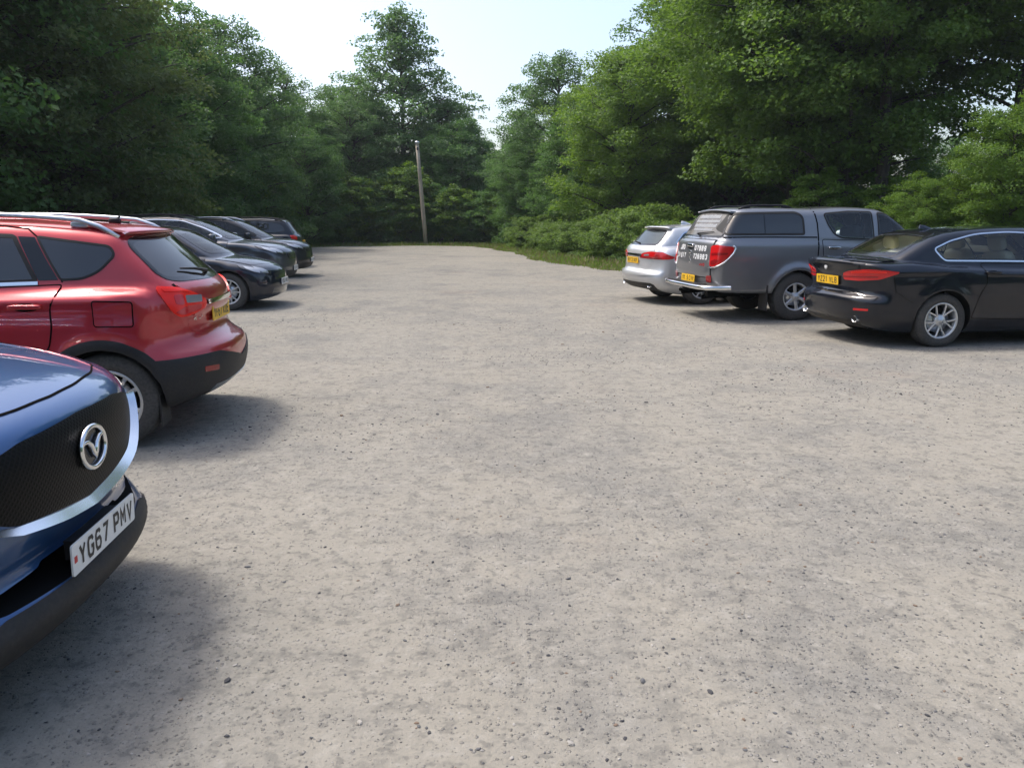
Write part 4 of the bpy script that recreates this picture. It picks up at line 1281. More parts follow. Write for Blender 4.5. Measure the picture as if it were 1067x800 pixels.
# ------------------------------------------------------------------ red crossover (left)
def red_crossover():
    root = car_root('parked_car', 'red crossover hatchback with silver roof rails and black bumper, parked behind the blue car', 'car',
                    (-2.83, 5.13), 187., .83, .875, 'cars parked along the left side')
    side_q = [(.905,1.172,.03),(.80,1.215,.05),(.70,1.325,.05),(.735,1.385,.04),(1.19,1.450,.02),(1.115,1.31),(1.03,1.166,.02)]
    c = dict(L=4.30, W=1.785, paint='paint_red',
        lower=[(1.0,.24),(.55,.25),(.22,.30),(.11,.36),(.07,.47),(.06,.58),(.08,.655),(.15,.705),(.20,.76),(.21,.86),(.205,.98),(.22,1.055),(.27,1.11),(.5,1.135),(1.2,1.125),(2.4,1.085),(3.0,1.04),(3.3,1.01),(3.7,.93),(4.0,.83),(4.18,.72),(4.26,.60),(4.29,.45),(4.24,.3),(4.1,.22),(3.4,.22),(1.0,.24)],
        cabin=[(.18,.9,1),(.215,1.06),(.37,1.22),(.55,1.39),(.64,1.475),(.76,1.517),(1.0,1.545),(1.4,1.568),(1.9,1.575),(2.3,1.56),(2.55,1.505),(2.9,1.30),(3.3,1.05),(3.45,.9,1),(.18,.9,1)],
        side=[(.15,.90),(.28,.945),(.42,.975),(.58,.99),(.72,1.),(.85,1.),(.98,.985),(1.08,.955),(1.2,.92)],
        plan=[(0,.91),(.4,.965),(.9,1),(3.2,1),(3.9,.97),(4.3,.90)],
        cside=[(.85,.955),(1.0,.935),(1.1,.91),(1.25,.855),(1.4,.79),(1.5,.735),(1.6,.68)], cplan=[(.1,.86),(.5,.90),(1.0,.965),(1.6,1),(2.5,1),(3.2,.97)],
        bend=(.42,.32), cbend=(.26,.16), wheels=[(.775,.335),(3.40,.335)], Ra=.375, flare=.028, kc=.10, kj=.05,
        lines=[([(0,1.05),(.5,1.055),(1.4,1.02),(3.4,.96)], .020, .055), ([(0,.50),(1.5,.46),(3.5,.46),(4.2,.55)], .010, .06)])
    K = build_car(c, root, 170, 136, 24)
    side_glass(K, side_q, 'privacy_glass', 'rubber_seal', .014, rr=.02)
    side_glass(K, [(1.185,1.160,.02),(1.335,1.453,.02),(2.05,1.487,.03),(2.08,1.130,.02)], 'privacy_glass', 'rubber_seal', .026, divs=[([(1.50,1.465),(1.515,1.15)], .03)], rr=.02)
    side_glass(K, [(2.17,1.127,.02),(2.15,1.487,.03),(2.45,1.457,.05),(2.95,1.22),(3.10,1.095,.04)], 'tint_glass', 'rubber_seal', .026, rr=.02)
    # black pillar film between the door glass and the quarter glass
    K.patch('pillar_trim', 'gloss_black', [(1.045,1.166),(1.13,1.31),(1.205,1.448),(1.31,1.453),(1.17,1.163)], 'R', off=.003, both=True, rr=.005)
    K.patch('pillar_trim', 'gloss_black', [(2.085,1.133),(2.06,1.485),(2.145,1.485),(2.165,1.132)], 'R', off=.003, both=True, rr=.005)
    strip_obj(K, 'window_trim', 'chrome', [(1.17,1.147),(1.6,1.137),(2.3,1.113),(3.10,1.078)], .020, 'R', .009, both=True)
    glass_end(K, 'rear_window', [(0,1.135),(.52,1.145,.06),(.63,1.17,.05),(.565,1.40,.06),(.44,1.432),(0,1.44)], 'B', 'privacy_glass', 'gloss_black', .03)
    glass_end(K, 'windscreen', [(0,1.06),(.66,1.07),(.58,1.46),(0,1.50)], 'F', 'tint_glass')
    # roof spoiler above the rear window
    sp = MB(); pts = []
    ys = np.linspace(-.56,.56,17)
    for y in ys:
        P, g = K.at((.78+.10*(y/.56)**2, y), 'T'); pts.append(P)
    vv = []
    for P in pts:
        vv += [tuple(P+np.array([.16,0,.004])), tuple(P+np.array([.0,0,.010])), tuple(P+np.array([-.20,0,-.026])), tuple(P+np.array([-.22,0,-.042])), tuple(P+np.array([-.16,0,-.062])), tuple(P+np.array([.0,0,-.05]))]
    sp.add(vv, [(i*6+k, i*6+(k+1) % 6, (i+1)*6+(k+1) % 6, (i+1)*6+k) for i in range(16) for k in range(6)]+[tuple(range(6)), tuple(range(101, 95, -1))], 0)
    sp.build('spoiler', MATS['paint_red'], root)
    # doors: the rear one is cut round the arch
    door_lines(K, [[(1.02,1.135,.02),(1.075,.98),(1.07,.86),(1.10,.72),(1.22,.62,.04),(1.30,.42,.03),(2.09,.40,.03),(2.11,1.10,.02)], [(2.135,1.10,.02),(2.115,.40,.03),(3.02,.40,.05),(3.12,.65),(3.14,1.03,.03)]], 'paint_red', [(1.22,1.0),(2.32,.965)])
    # door frame line over the windows
    gap_lines(K, [[(1.02,1.15),(1.10,1.29),(1.19,1.45),(1.26,1.505),(1.40,1.52),(2.0,1.535),(2.4,1.50)]], w=.008)
    gap_lines(K, [[(.36,1.12),(.30,1.06),(.26,1.02)]], w=.007)
    K.patch('fuel_flap', 'paint_red', [(.56,.855,.02),(.56,1.02,.02),(.81,1.03,.02),(.805,.86,.02)], 'L', off=.0022, thick=.004)
    mb = MB(); K.strip(mb, rnd([(.56,.855,.02),(.56,1.02,.02),(.81,1.03,.02),(.805,.86,.02)], .02), .007, 'L', .003, 0, True); mb.build('panel_gap', MATS['gap'], root)
    mirrors(K, 2.86, 1.12, .84, 'paint_red')
    rails(K, .70, 2.45, .565, 'satin_silver', .05, .019)
    ab = MB(); P, g = K.at((.92,0.), 'T'); sq(ab, (.92,0,P[2]+.015), (.09,.06,.05), .7); tube(ab, [(.92,0,P[2]+.02),(.88,0,P[2]+.05)], [.01,.006], n=6); ab.build('roof_aerial', MATS['black_plastic'], root)
    # tail lamps (mirrored pair), red with a clear centre
    lamp = [(.16,-.40,.985),(.18,-.55,1.045),(.20,-.72,1.09),(.31,-.83,1.11),(.315,-.84,1.08),(.26,-.86,1.02),(.20,-.86,.93),(.18,-.82,.895),(.17,-.66,.90),(.16,-.43,.93)]
    for mir, o in zip((False, True), patch3(K, 'tail_light', 'lamp_red_bright', lamp, 222, off=.012, thick=.02, both=True, rr=.03, res=.02)):
        lamp_detail(K, o, 'light_cell', 'lamp_red', [(.17,-.74,1.045),(.20,-.82,1.045),(.19,-.83,.985),(.18,-.76,.975)], 222, mir, .015)
        lamp_detail(K, o, 'light_cell', 'lamp_clear', [(.16,-.48,1.025),(.18,-.71,1.035),(.18,-.72,.985),(.16,-.49,.975)], 222, mir, .015)
        lamp_detail(K, o, 'light_cell', 'lamp_red', [(.16,-.50,.962),(.18,-.74,.965),(.20,-.84,.93),(.18,-.80,.91),(.16,-.54,.925)], 222, mir, .016)
        lamp_detail(K, o, 'light_cell', 'lamp_red_bright', [(.18,-.62,1.05),(.20,-.74,1.078),(.28,-.83,1.095),(.26,-.84,1.07),(.18,-.72,1.062)], 222, mir, .018)
    K.patch('tailgate', 'paint_red', sym([(0,.735),(.46,.74,.05),(.54,.80,.03),(.55,1.06,.04),(.60,1.115,.03),(0,1.115)]), 'B', off=.003)
    P, g = K.at((0,.87), 'B', .012)
    number_plate('number_plate', 'YF67 KDE', 'plate_yellow', root, P, (-1,0,0), .0)
    strip_obj(K, 'plate_garnish', 'chrome', [(-.34,.965),(.34,.965)], .03, 'B', .018)
    P, g = K.at((-.38,.865), 'B', .005)
    em = MB()
    st, wid = text_strokes('4X4', .035, .035, .01, .008)
    for V, F_ in st: em.add([K.at((.45-a,.86+b), 'B', .006)[0] for a, b in V], F_, 0, smooth=False)
    em.build('badge', MATS['chrome'], root)
    wiper(K, (.0,1.155), (.36,1.20), 'B', .03)
    # bumper and cladding in black plastic, silver skid plate
    f = K.f
    def away(x, z): return np.minimum.reduce([np.hypot(x-wx, z-wz) for wx, wz in f.wheels])
    K.region('rear_bumper', 'black_plastic', lambda x, y, z: np.maximum.reduce([z-(.615-.10*np.clip(1-np.abs(y)/.45, 0, 1)), x-.60, f.Ra-away(x, z), .265-z]), .007)
    K.region('front_bumper', 'black_plastic', lambda x, y, z: np.maximum.reduce([z-.46, 3.65-x, f.Ra-away(x, z), .25-z]), .007)
    for s in (-1, 1):
        K.region('sill_cladding', 'black_plastic', lambda x, y, z, s=s: np.maximum.reduce([z-.40, .3-s*y, f.Ra-away(x, z), .25-z, x-3.2, 1.05-x]), .007)
    arch_cladding(K, 'black_plastic', .06, .27, .011)
    K.region('skid_plate', 'satin_silver', lambda x, y, z: np.maximum.reduce([z-.37, np.abs(y)-.50, x-.35, .29-z]), .012)
    for mir, o in zip((False, True), patch3(K, 'reflector', 'lamp_dark_red', [(.10,-.50,.52),(.14,-.66,.53),(.14,-.66,.49),(.10,-.50,.48)], 215, off=.011, both=True, rr=.01)): pass
    for s in (-1, 1):
        mb = MB(); box(mb, (.44, s*.76, .26), (.010, .20, .22)); mb.build('mud_flap', MATS['black_plastic'], root)
    std_front(K, c, .50, 'YF67 KDE', ([(4.20,-.50,.70),(4.0,-.74,.80),(3.62,-.87,.88),(3.70,-.87,.78),(4.0,-.80,.70),(4.22,-.50,.62)], -45, 0), [(0,.52),(.40,.54),(.44,.70),(0,.72)])
    K.patch('bonnet', 'paint_red', [(3.25,-.74),(3.95,-.60,.1),(4.08,0,.02),(3.95,.60,.1),(3.25,.74)], 'T', off=.0025)
    add_wheels(root, (.775, 3.40), .335, .222, .22, .875, 'double', 5, 'alloy', 0, 21)
    return root

# ------------------------------------------------------------------ blue SUV (left, nearest)
def blue_suv():
    th = 5.; t = rad(th); L = 4.55
    o = np.array([-1.50-4.51*math.cos(t), 2.63-4.51*math.sin(t)])
    root = empty('parked_car', (o[0], o[1], 0), t)
    tag(root, 'dark blue SUV with chrome winged grille, nose just inside the left of the photo', 'car', 'cars parked along the left side')
    c = dict(L=4.55, W=1.84, paint='paint_blue',
        lower=[(1.0,.24),(.3,.28),(.08,.42),(.03,.6),(.08,.9),(.2,1.08),(.5,1.12),(1.2,1.12),(2.4,1.09),(3.0,1.11),(3.4,1.115),(3.75,1.09),(4.1,1.045),(4.34,.985),(4.455,.928),(4.497,.855),(4.507,.78),(4.503,.69),(4.497,.63),(4.470,.545),(4.452,.48),(4.505,.398),(4.535,.34),(4.48,.25),(4.3,.22),(3.6,.22),(1.0,.24)],
        cabin=[(.2,.95,1),(.25,1.1),(.55,1.45),(.75,1.58),(1.4,1.65),(1.9,1.66),(2.3,1.63),(2.6,1.55),(3.0,1.32),(3.4,1.1),(3.55,.95,1),(.2,.95,1)],
        side=[(.15,.88),(.28,.94),(.42,.975),(.58,.99),(.75,1.),(.9,1.),(1.0,.985),(1.08,.955),(1.2,.92)],
        plan=[(0,.91),(.4,.965),(.9,1),(3.3,1),(4.0,.975),(4.55,.90)],
        cside=[(.9,.95),(1.1,.91),(1.25,.855),(1.4,.79),(1.55,.72),(1.7,.66)], cplan=[(.1,.86),(.5,.90),(1.0,.965),(1.6,1),(2.5,1),(3.2,.97)],
        bend=(.27,.30), crown=.04, cbend=(.28,.16), wheels=[(.95,.35),(3.65,.35)], Ra=.395, flare=.03, kl=.08,
        lines=[([(0,1.03),(2,1.0),(3.4,.97),(4.3,.93)], .012, .05)],
        cuts=[(sym([(0,.385),(.50,.395),(.74,.445),(.74,.475),(.50,.448),(.30,.462),(.28,.475),(0,.475)]), 'x', 4.33, 5.0)])
    K = build_car(c, root, 190, 150, 34)
    side_glass(K, [(.75,1.22),(.70,1.35),(1.0,1.50),(2.0,1.57),(2.45,1.52),(3.1,1.17),(3.15,1.13),(.95,1.15)], 'privacy_glass', 'rubber_seal', .03, divs=[([(1.3,1.56),(1.35,1.14)], .06), ([(2.1,1.56),(2.12,1.13)], .06)])
    glass_end(K, 'rear_window', [(0,1.16),(.60,1.17),(.52,1.47),(0,1.5)], 'B', 'privacy_glass')
    glass_end(K, 'windscreen', [(0,1.13),(.68,1.14),(.58,1.54),(0,1.58)], 'F', 'tint_glass')
    door_lines(K, [[(1.10,1.10),(1.12,.9),(1.35,.62),(1.42,.42,.03),(2.12,.40,.03),(2.13,1.09)], [(2.16,1.09),(2.145,.40,.03),(3.10,.40,.05),(3.22,.65),(3.20,1.06)]], 'paint_blue', [(1.32,1.0),(2.35,.98)])
    mirrors(K, 2.95, 1.18, .88, 'paint_blue', (.16,.26,.18))
    # bonnet with shut lines and a soft central crease
    bon = [(3.42,-.80),(4.05,-.745),(4.24,-.68,.05),(4.335,-.46,.06),(4.385,-.2,.05),(4.395,0,.02),(4.385,.2,.05),(4.335,.46,.06),(4.24,.68,.05),(4.05,.745),(3.42,.80)]
    mb = MB(); rb = rnd(bon, .04)
    K.surf(mb, rb, 'T', .003, 0, .006); K.strip(mb, rb, .007, 'T', .0042, 1, True)
    mb.build('bonnet', [MATS['paint_blue'], MATS['gap']], root)
    # grille: dark recess with a fine diamond mesh
    m, nt, b = new_mat('grille_mesh')
    tc = N(nt, 'ShaderNodeTexCoord'); mp = N(nt, 'ShaderNodeMapping'); mp.inputs['Scale'].default_value = (1, 1.0, 1.0)
    nt.links.new(tc.outputs['Object'], mp.inputs[0])
    vo = N(nt, 'ShaderNodeTexVoronoi', Scale=48., Randomness=.0); vo.feature = 'DISTANCE_TO_EDGE'
    sx = N(nt, 'ShaderNodeSeparateXYZ'); nt.links.new(mp.outputs[0], sx.inputs[0])
    a = N(nt, 'ShaderNodeMath', operation='ADD'); nt.links.new(sx.outputs['Y'], a.inputs[0]); nt.links.new(sx.outputs['Z'], a.inputs[1])
    s_ = N(nt, 'ShaderNodeMath', operation='SUBTRACT'); nt.links.new(sx.outputs['Y'], s_.inputs[0]); nt.links.new(sx.outputs['Z'], s_.inputs[1])
    cx = N(nt, 'ShaderNodeCombineXYZ'); nt.links.new(a.outputs[0], cx.inputs[0]); nt.links.new(s_.outputs[0], cx.inputs[1])
    nt.links.new(cx.outputs[0], vo.inputs['Vector'])
    r = ramp(nt, vo.outputs['Distance'], [(.10, .007), (.22, .0015)])
    nt.links.new(r.outputs[0], b.inputs['Base Color']); b.inputs['Roughness'].default_value = .45; b.inputs['Specular IOR Level'].default_value = .12
    bp = N(nt, 'ShaderNodeBump', Strength=.6, Distance=.004); bp.invert = True
    nt.links.new(vo.outputs['Distance'], bp.inputs['Height']); nt.links.new(bp.outputs[0], b.inputs['Normal'])
    MATS['grille_mesh'] = m
    gr = sym([(0,.60,.02),(.43,.652,.03),(.53,.70,.04),(.615,.775,.03),(.625,.83,.02),(.52,.862,.04),(.34,.893,.03),(0,.905,.02)])
    K.patch('grille', 'grille_mesh', gr, 'F', off=.002, rr=.03)
    # painted brow hides the top of the grille; the chrome wing sits proud below
    wl = [(-.662,.825),(-.66,.80),(-.64,.765),(-.575,.70),(-.515,.668),(-.43,.642),(-.20,.608),(0,.586),(.20,.608),(.43,.642),(.515,.668),(.575,.70),(.64,.765),(.66,.80),(.662,.825)]
    strip_obj(K, 'grille_surround', 'chrome_satin', wl, .05, 'F', .033, offA=.002, ww=[.006,.010,.014,.017,.018,.018,.017,.016,.017,.018,.018,.017,.014,.010,.006])
    # winged oval emblem
    P, g = K.at((0,.778), 'F', .012)
    eb = MB(); ring = []
    n = 36; tilt = g
    U = np.array([0,1,0.]); Nn = g/np.linalg.norm(g); V_ = np.cross(Nn, U); V_ /= np.linalg.norm(V_)
    if V_[2] < 0: V_ = -V_
    def ep(a, b, d=0.): return tuple(P+U*a+V_*b+Nn*d)
    ring = [ep(.092*math.cos(2*math.pi*k/n), .073*math.sin(2*math.pi*k/n)) for k in range(n)]
    tube(eb, ring, .0095, closed=True, n=8)
    wing = [(-.088,.022),(-.070,.030),(-.045,.028),(-.022,.010),(-.006,-.022),(0,-.034),(.006,-.022),(.022,.010),(.045,.028),(.070,.030),(.088,.022)]
    tube(eb, [ep(a, b, .002) for a, b in wing], [.004,.007,.009,.010,.010,.009,.010,.010,.009,.007,.004], n=8)
    eb.build('emblem', MATS['chrome'], root)
    bk = MB(); bk.add([ep(0,0,-.006)]+[ep(.086*math.cos(2*math.pi*k/n), .067*math.sin(2*math.pi*k/n), -.007) for k in range(n)], [(0,1+k,1+(k+1) % n) for k in range(n)], 0)
    bk.build('emblem_back', MATS['gloss_black'], root)
    lamp = [(4.37,-.70,.775),(4.345,-.72,.85),(4.15,-.82,.895),(3.86,-.92,.935),(3.80,-.93,.925),(3.93,-.92,.865),(4.20,-.86,.785),(4.34,-.76,.76)]
    for mir, o in zip((False, True), patch3(K, 'headlight', 'lamp_dark', lamp, -45, off=.004, both=True)):
        lamp_detail(K, o, 'lamp_lens', 'lamp_clear', [(4.32,-.74,.80),(4.28,-.76,.845),(4.16,-.83,.865),(4.20,-.84,.80)], -45, mir, .007)
        lamp_detail(K, o, 'lamp_lens', 'lamp_clear', [(4.12,-.85,.82),(4.10,-.85,.868),(3.98,-.90,.89),(4.02,-.90,.85)], -45, mir, .007)
    for mir, o in zip((False, True), patch3(K, 'fog_light', 'lamp_clear', [(4.33,-.70,.452),(4.26,-.80,.47),(4.26,-.80,.448),(4.33,-.70,.43)], -40, off=-.004, both=True, rr=.01)): pass
    P, g = K.at((0,.455), 'F', .012)
    K.patch('plate_holder', 'black_plastic', sym([(0,.385),(.275,.385,.02),(.275,.525,.02),(0,.525)]), 'F', off=.006) if False else None
    ph = MB(); box(ph, (4.485,.02,.45), (.07,.34,.07)); ph.build('plate_holder', MATS['black_plastic'], root)
    number_plate('number_plate', 'YG67 PMV', 'plate_white', root, (4.522,0,.455), (1,0,0), -.04, flag=True)
    f = K.f
    def away(x, z): return np.minimum.reduce([np.hypot(x-wx, z-wz) for wx, wz in f.wheels])
    K.region('front_bumper', 'black_plastic', lambda x, y, z: np.maximum.reduce([z-(.385-.055*sstep(.50,.72,np.abs(y))), 3.75-x, f.Ra-away(x, z), .245-z]), .008)
    K.region('rear_bumper', 'black_plastic', lambda x, y, z: np.maximum.reduce([z-.5, x-.6, f.Ra-away(x, z), .27-z]), .007)
    for s in (-1, 1):
        K.region('sill_cladding', 'black_plastic', lambda x, y, z, s=s: np.maximum.reduce([z-.40, .3-s*y, f.Ra-away(x, z), .25-z, x-3.4, 1.2-x]), .007)
    arch_cladding(K, 'black_plastic', .065, .27, .011)
    patch3(K, 'tail_light', 'lamp_red', [(.10,-.50,1.0),(.2,-.75,1.04),(.45,-.90,1.0),(.3,-.90,.94),(.1,-.6,.93)], 222, off=.008, both=True)
    add_wheels(root, (.95, 3.65), .35, .225, .225, .90, 'double', 5, 'alloy', 0, 31)
    return root

# ------------------------------------------------------------------ cars further along the left side
def small_car(root, L, H, W, paint, wx, R, belt, roofpts, lowerpts, glass='tint_glass', trim='rubber_seal', winL=None, lamp=None, grille=None, plate='', rail=None, mirror=None, cladding=None, open_=True, style='v', sp=5, seed=1, tail=None, rim='alloy'):
    zs = belt/1.06
    sw = winL
    rear_half = [(0,belt+.06),(.56,belt+.07),(.48,H-.14),(0,H-.11)]
    front_half = [(0,belt+.0),(.64,belt+.01),(.54,H-.13),(0,H-.09)]
    c = dict(L=L, W=W, paint=paint, lining='dark_interior', lower=lowerpts, cabin=roofpts,
        side=[(.1,.85),(.25,.94),(.42,.975),(.58,.99),(.72*zs,1.),(.88*zs,1.),(.98*zs,.985),(1.07*zs,.955),(1.2*zs,.92)],
        plan=[(0,.91),(.4,.965),(.9,1),(L-1.1,1),(L-.4,.97),(L,.90)],
        cside=[(belt-.2,.95),(belt,.915),(belt+.15,.86),(H-.18,.77),(H-.05,.70),(H+.05,.66)], cplan=[(.1,.86),(.5,.90),(1.0,.965),(1.6,1),(L-1.8,1),(L-1.1,.97)],
        bend=(.36,.30), cbend=(.28,.14), kl=.055, wheels=[(wx[0],R),(wx[1],R)], Ra=R+.045, flare=.025,
        lines=[([(0,belt-.08),(L*.5,belt-.13),(L*.9,belt-.25)], .014, .05)])
    if open_:
        c['open'] = [(inset(sw, .022), 'y', -1.4, 1.4), (inset(sym(front_half), .03), 'x', L*.55, L+.4), (inset(sym(rear_half), .03), 'x', -.4, L*.35)]
        c['cavity'] = (1.0, L-1.75); c['floor'] = .62; c['cavz'] = belt+.08
    K = build_car(c, root, 90, 80, 14, .04)
    side_glass(K, sw, glass, trim, .014, rr=.10, divs=[([(L*.49,H-.08),(L*.495,belt-.02)], .06), ([(L*.29,H-.08),(L*.31,belt)], .05)])
    glass_end(K, 'rear_window', rear_half, 'B', glass); glass_end(K, 'windscreen', front_half, 'F', glass)
    if open_:
        seats(root, 'grey_cloth', [L*.27, L*.48], z=.52+.1*(H-1.46)/.2); dash(root, L-1.55, belt-.09, .6, -.37)
    b0 = belt-.03
    door_lines(K, [[(wx[0]+.42,b0),(wx[0]+.46,.62),(wx[0]+.52,.36,.03),(L*.49,.36,.03),(L*.495,b0-.01)], [(L*.505,b0-.01),(L*.50,.36,.03),(wx[1]-.46,.36,.05),(wx[1]-.36,.6),(wx[1]-.36,b0-.02)]], paint, [(wx[0]+.62,b0-.10),(L*.57,b0-.12)])
    if mirror: mirrors(K, mirror[0], mirror[1], W/2-.03, mirror[2] if len(mirror) > 2 else paint, (.14,.24,.17))
    bx = wx[1]-.20
    K.patch('bonnet', paint, [(bx,-W*.42),(L-.42,-W*.36,.1),(L-.22,-.2),(L-.22,.2),(L-.42,W*.36,.1),(bx,W*.42)], 'T', off=.003)
    mb = MB(); K.strip(mb, [(bx,-W*.43),(L-.42,-W*.37)], .008, 'T', .002); K.strip(mb, [(bx,W*.43),(L-.42,W*.37)], .008, 'T', .002); mb.build('panel_gap', MATS['gap'], root)
    std_front(K, c, .46, plate, lamp, grille)
    f = K.f
    def away(x, z): return np.minimum.reduce([np.hypot(x-a, z-b) for a, b in f.wheels])
    if cladding:
        K.region('front_bumper', 'black_plastic', lambda x, y, z: np.maximum.reduce([z-cladding, L-.75-x, f.Ra-away(x, z), .24-z]), .007)
        K.region('rear_bumper', 'black_plastic', lambda x, y, z: np.maximum.reduce([z-cladding-.1, x-.6, f.Ra-away(x, z), .24-z]), .007)
        arch_cladding(K, 'black_plastic', .06, .27, .011)
    else:
        K.patch('lower_grille', 'lamp_dark', sym([(0,.25),(.55,.27,.04),(.50,.36,.03),(0,.37)]), 'F', off=.003)
    if rail: rails(K, rail[0], rail[1], rail[2], rail[3], .04, .018)
    tl = tail or [(.08,-.62,belt-.08),(.14,-.74,belt-.03),(.26,-W/2+.05,belt-.04),(.22,-W/2+.03,belt-.14),(.13,-.74,belt-.20),(.08,-.64,belt-.18)]
    for o in patch3(K, 'tail_light', 'lamp_red', tl, 222, off=.008, both=True): pass
    P, g = K.at((0,.82), 'B', .012)
    number_plate('number_plate', plate, 'plate_yellow', root, P, (-1,0,0))
    add_wheels(root, wx, R, R*.66, .22, W/2-.012, style, sp, rim, 0, seed)
    return K

def left_row():
    G = 'cars parked along the left side'
    # black hatchback
    r = car_root('parked_car', 'small black hatchback with silver alloy wheels, showing just past the red car', 'car', (-4.95,13.42), 4., 3.42, -.885, G)
    H = 1.45
    K = small_car(r, 4.22, H, 1.80, 'paint_navy', (.85,3.42), .325, .985,
        [(.2,.88,1),(.25,1.0),(.5,1.28),(.65,1.38),(1.1,1.43),(1.7,1.452),(2.15,1.44),(2.5,1.37),(2.9,1.17),(3.28,.96),(3.4,.86,1),(.2,.88,1)],
        [(1.0,.19),(.35,.22),(.08,.34),(.03,.5),(.08,.8),(.2,.98),(.5,1.01),(1.2,1.0),(2.4,.96),(3.0,.945),(3.3,.92),(3.65,.87),(3.95,.795),(4.10,.735),(4.175,.66),(4.205,.54),(4.215,.40),(4.20,.28),(4.10,.19),(3.3,.19),(1.0,.19)],
        winL=[(.78,1.07),(.75,1.15),(1.0,1.32),(1.7,1.375),(2.2,1.36),(2.6,1.21),(2.95,1.0),(.95,1.02)],
        lamp=([(4.10,-.50,.66),(3.98,-.66,.73),(3.62,-.87,.79),(3.66,-.87,.72),(3.92,-.78,.64),(4.12,-.52,.59)], -45, 0),
        grille=[(0,.50),(.42,.52),(.44,.62),(0,.64)], plate='YD63 HNO', mirror=(2.72,1.0), style='double', sp=5, seed=41, glass='tint_glass')
    # dark grey SUV
    t = rad(6.); h = np.array([math.cos(t), math.sin(t)]); n = np.array([-h[1], h[0]])
    def place(name, label, cat, Pn, L, W):   # Pn: where the near side line meets the car's nose
        o = np.array(Pn)-L*h+W/2*n
        e = empty(name, (o[0], o[1], 0), t); return tag(e, label, cat, G)
    r = place('parked_car', 'gunmetal grey SUV with grey door mirror, parked behind the small black hatchback', 'car', (-4.98, 17.33), 4.57, 1.82)
    H = 1.64
    small_car(r, 4.57, H, 1.82, 'paint_gunmetal', (.93,3.62), .345, 1.14,
        [(.2,.95,1),(.24,1.12),(.5,1.42),(.65,1.54),(1.1,1.61),(1.7,1.64),(2.15,1.625),(2.5,1.55),(3.0,1.32),(3.45,1.10),(3.55,.98,1),(.2,.95,1)],
        [(1.0,.24),(.35,.27),(.08,.42),(.03,.6),(.08,.9),(.2,1.1),(.5,1.15),(1.2,1.14),(2.4,1.12),(3.1,1.105),(3.5,1.09),(3.9,1.05),(4.25,.985),(4.44,.915),(4.53,.82),(4.56,.66),(4.57,.46),(4.54,.33),(4.42,.25),(3.5,.24),(1.0,.24)],
        winL=[(.72,1.26),(.70,1.36),(1.0,1.50),(1.7,1.555),(2.3,1.53),(2.75,1.37),(3.16,1.16),(.95,1.19)], glass='clear_glass', trim='chrome',
        lamp=([(4.44,-.52,.84),(4.28,-.70,.93),(3.88,-.89,.99),(3.95,-.89,.91),(4.28,-.78,.82),(4.46,-.52,.76)], -45, 0),
        grille=[(0,.66),(.44,.68),(.48,.80),(0,.82)], plate='YK14 FZP', mirror=(2.98,1.16), cladding=.42, style='v', seed=43, rail=(.6,2.3,.56,'black_plastic'))
    r = place('parked_car', 'black SUV with pale silver roof edge, third nose along behind the grey SUV', 'car', (-5.52, 21.0), 4.35, 1.78)
    H = 1.60
    small_car(r, 4.35, H, 1.78, 'paint_coal', (.90,3.50), .34, 1.10,
        [(.2,.95,1),(.24,1.1),(.5,1.40),(.65,1.50),(1.1,1.57),(1.7,1.60),(2.15,1.585),(2.5,1.51),(2.95,1.28),(3.35,1.06),(3.48,.95,1),(.2,.95,1)],
        [(1.0,.24),(.35,.27),(.08,.42),(.03,.6),(.08,.9),(.2,1.06),(.5,1.11),(1.2,1.10),(2.4,1.08),(3.0,1.065),(3.4,1.05),(3.8,1.01),(4.08,.95),(4.24,.885),(4.31,.79),(4.335,.64),(4.35,.46),(4.32,.33),(4.22,.25),(3.4,.24),(1.0,.24)],
        winL=[(.72,1.22),(.70,1.32),(1.0,1.46),(1.7,1.515),(2.2,1.49),(2.65,1.33),(3.05,1.12),(.95,1.15)], glass='tint_glass',
        lamp=([(4.24,-.50,.80),(4.08,-.68,.88),(3.70,-.87,.94),(3.78,-.87,.86),(4.08,-.76,.79),(4.26,-.50,.73)], -45, 0),
        grille=[(0,.52),(.46,.54),(.50,.76),(0,.78)], plate='MT12 LBX', mirror=(2.84,1.12), cladding=.40, style='v', seed=47, rail=(.55,2.45,.58,'satin_silver'))
    # last in the row, reversed in
    t = rad(186.)
    r = empty('parked_car', (-6.95, 26.2, 0), t)
    tag(r, 'dark grey estate seen over the black SUV, tail facing the open gravel', 'car', G)
    H = 1.60
    small_car(r, 4.6, H, 1.82, 'paint_coal', (.95,3.7), .34, 1.08,
        [(.12,.92,1),(.16,1.06),(.34,1.36),(.46,1.50),(.9,1.57),(1.7,1.60),(2.2,1.585),(2.6,1.51),(3.1,1.26),(3.5,1.05),(3.6,.95,1),(.12,.92,1)],
        [(1.0,.24),(.35,.27),(.08,.42),(.02,.6),(.05,.9),(.12,1.06),(.5,1.10),(1.2,1.09),(2.4,1.07),(3.0,1.055),(3.6,1.03),(4.0,.98),(4.3,.90),(4.5,.76),(4.57,.6),(4.6,.45),(4.55,.30),(4.4,.24),(3.4,.24),(1.0,.24)],
        winL=[(.50,1.16),(.58,1.40),(1.0,1.47),(1.7,1.51),(2.3,1.49),(2.8,1.30),(3.2,1.10),(.8,1.13)], glass='privacy_glass', open_=False,
        lamp=([(4.48,-.52,.78),(4.28,-.70,.86),(3.9,-.89,.92),(3.95,-.89,.84),(4.28,-.78,.76),(4.5,-.52,.70)], -45, 0),
        grille=[(0,.55),(.44,.57),(.48,.72),(0,.74)], plate='FE61 WRD', mirror=(2.95,1.12), cladding=.38, seed=53, rail=(.5,2.4,.58,'black_plastic'))
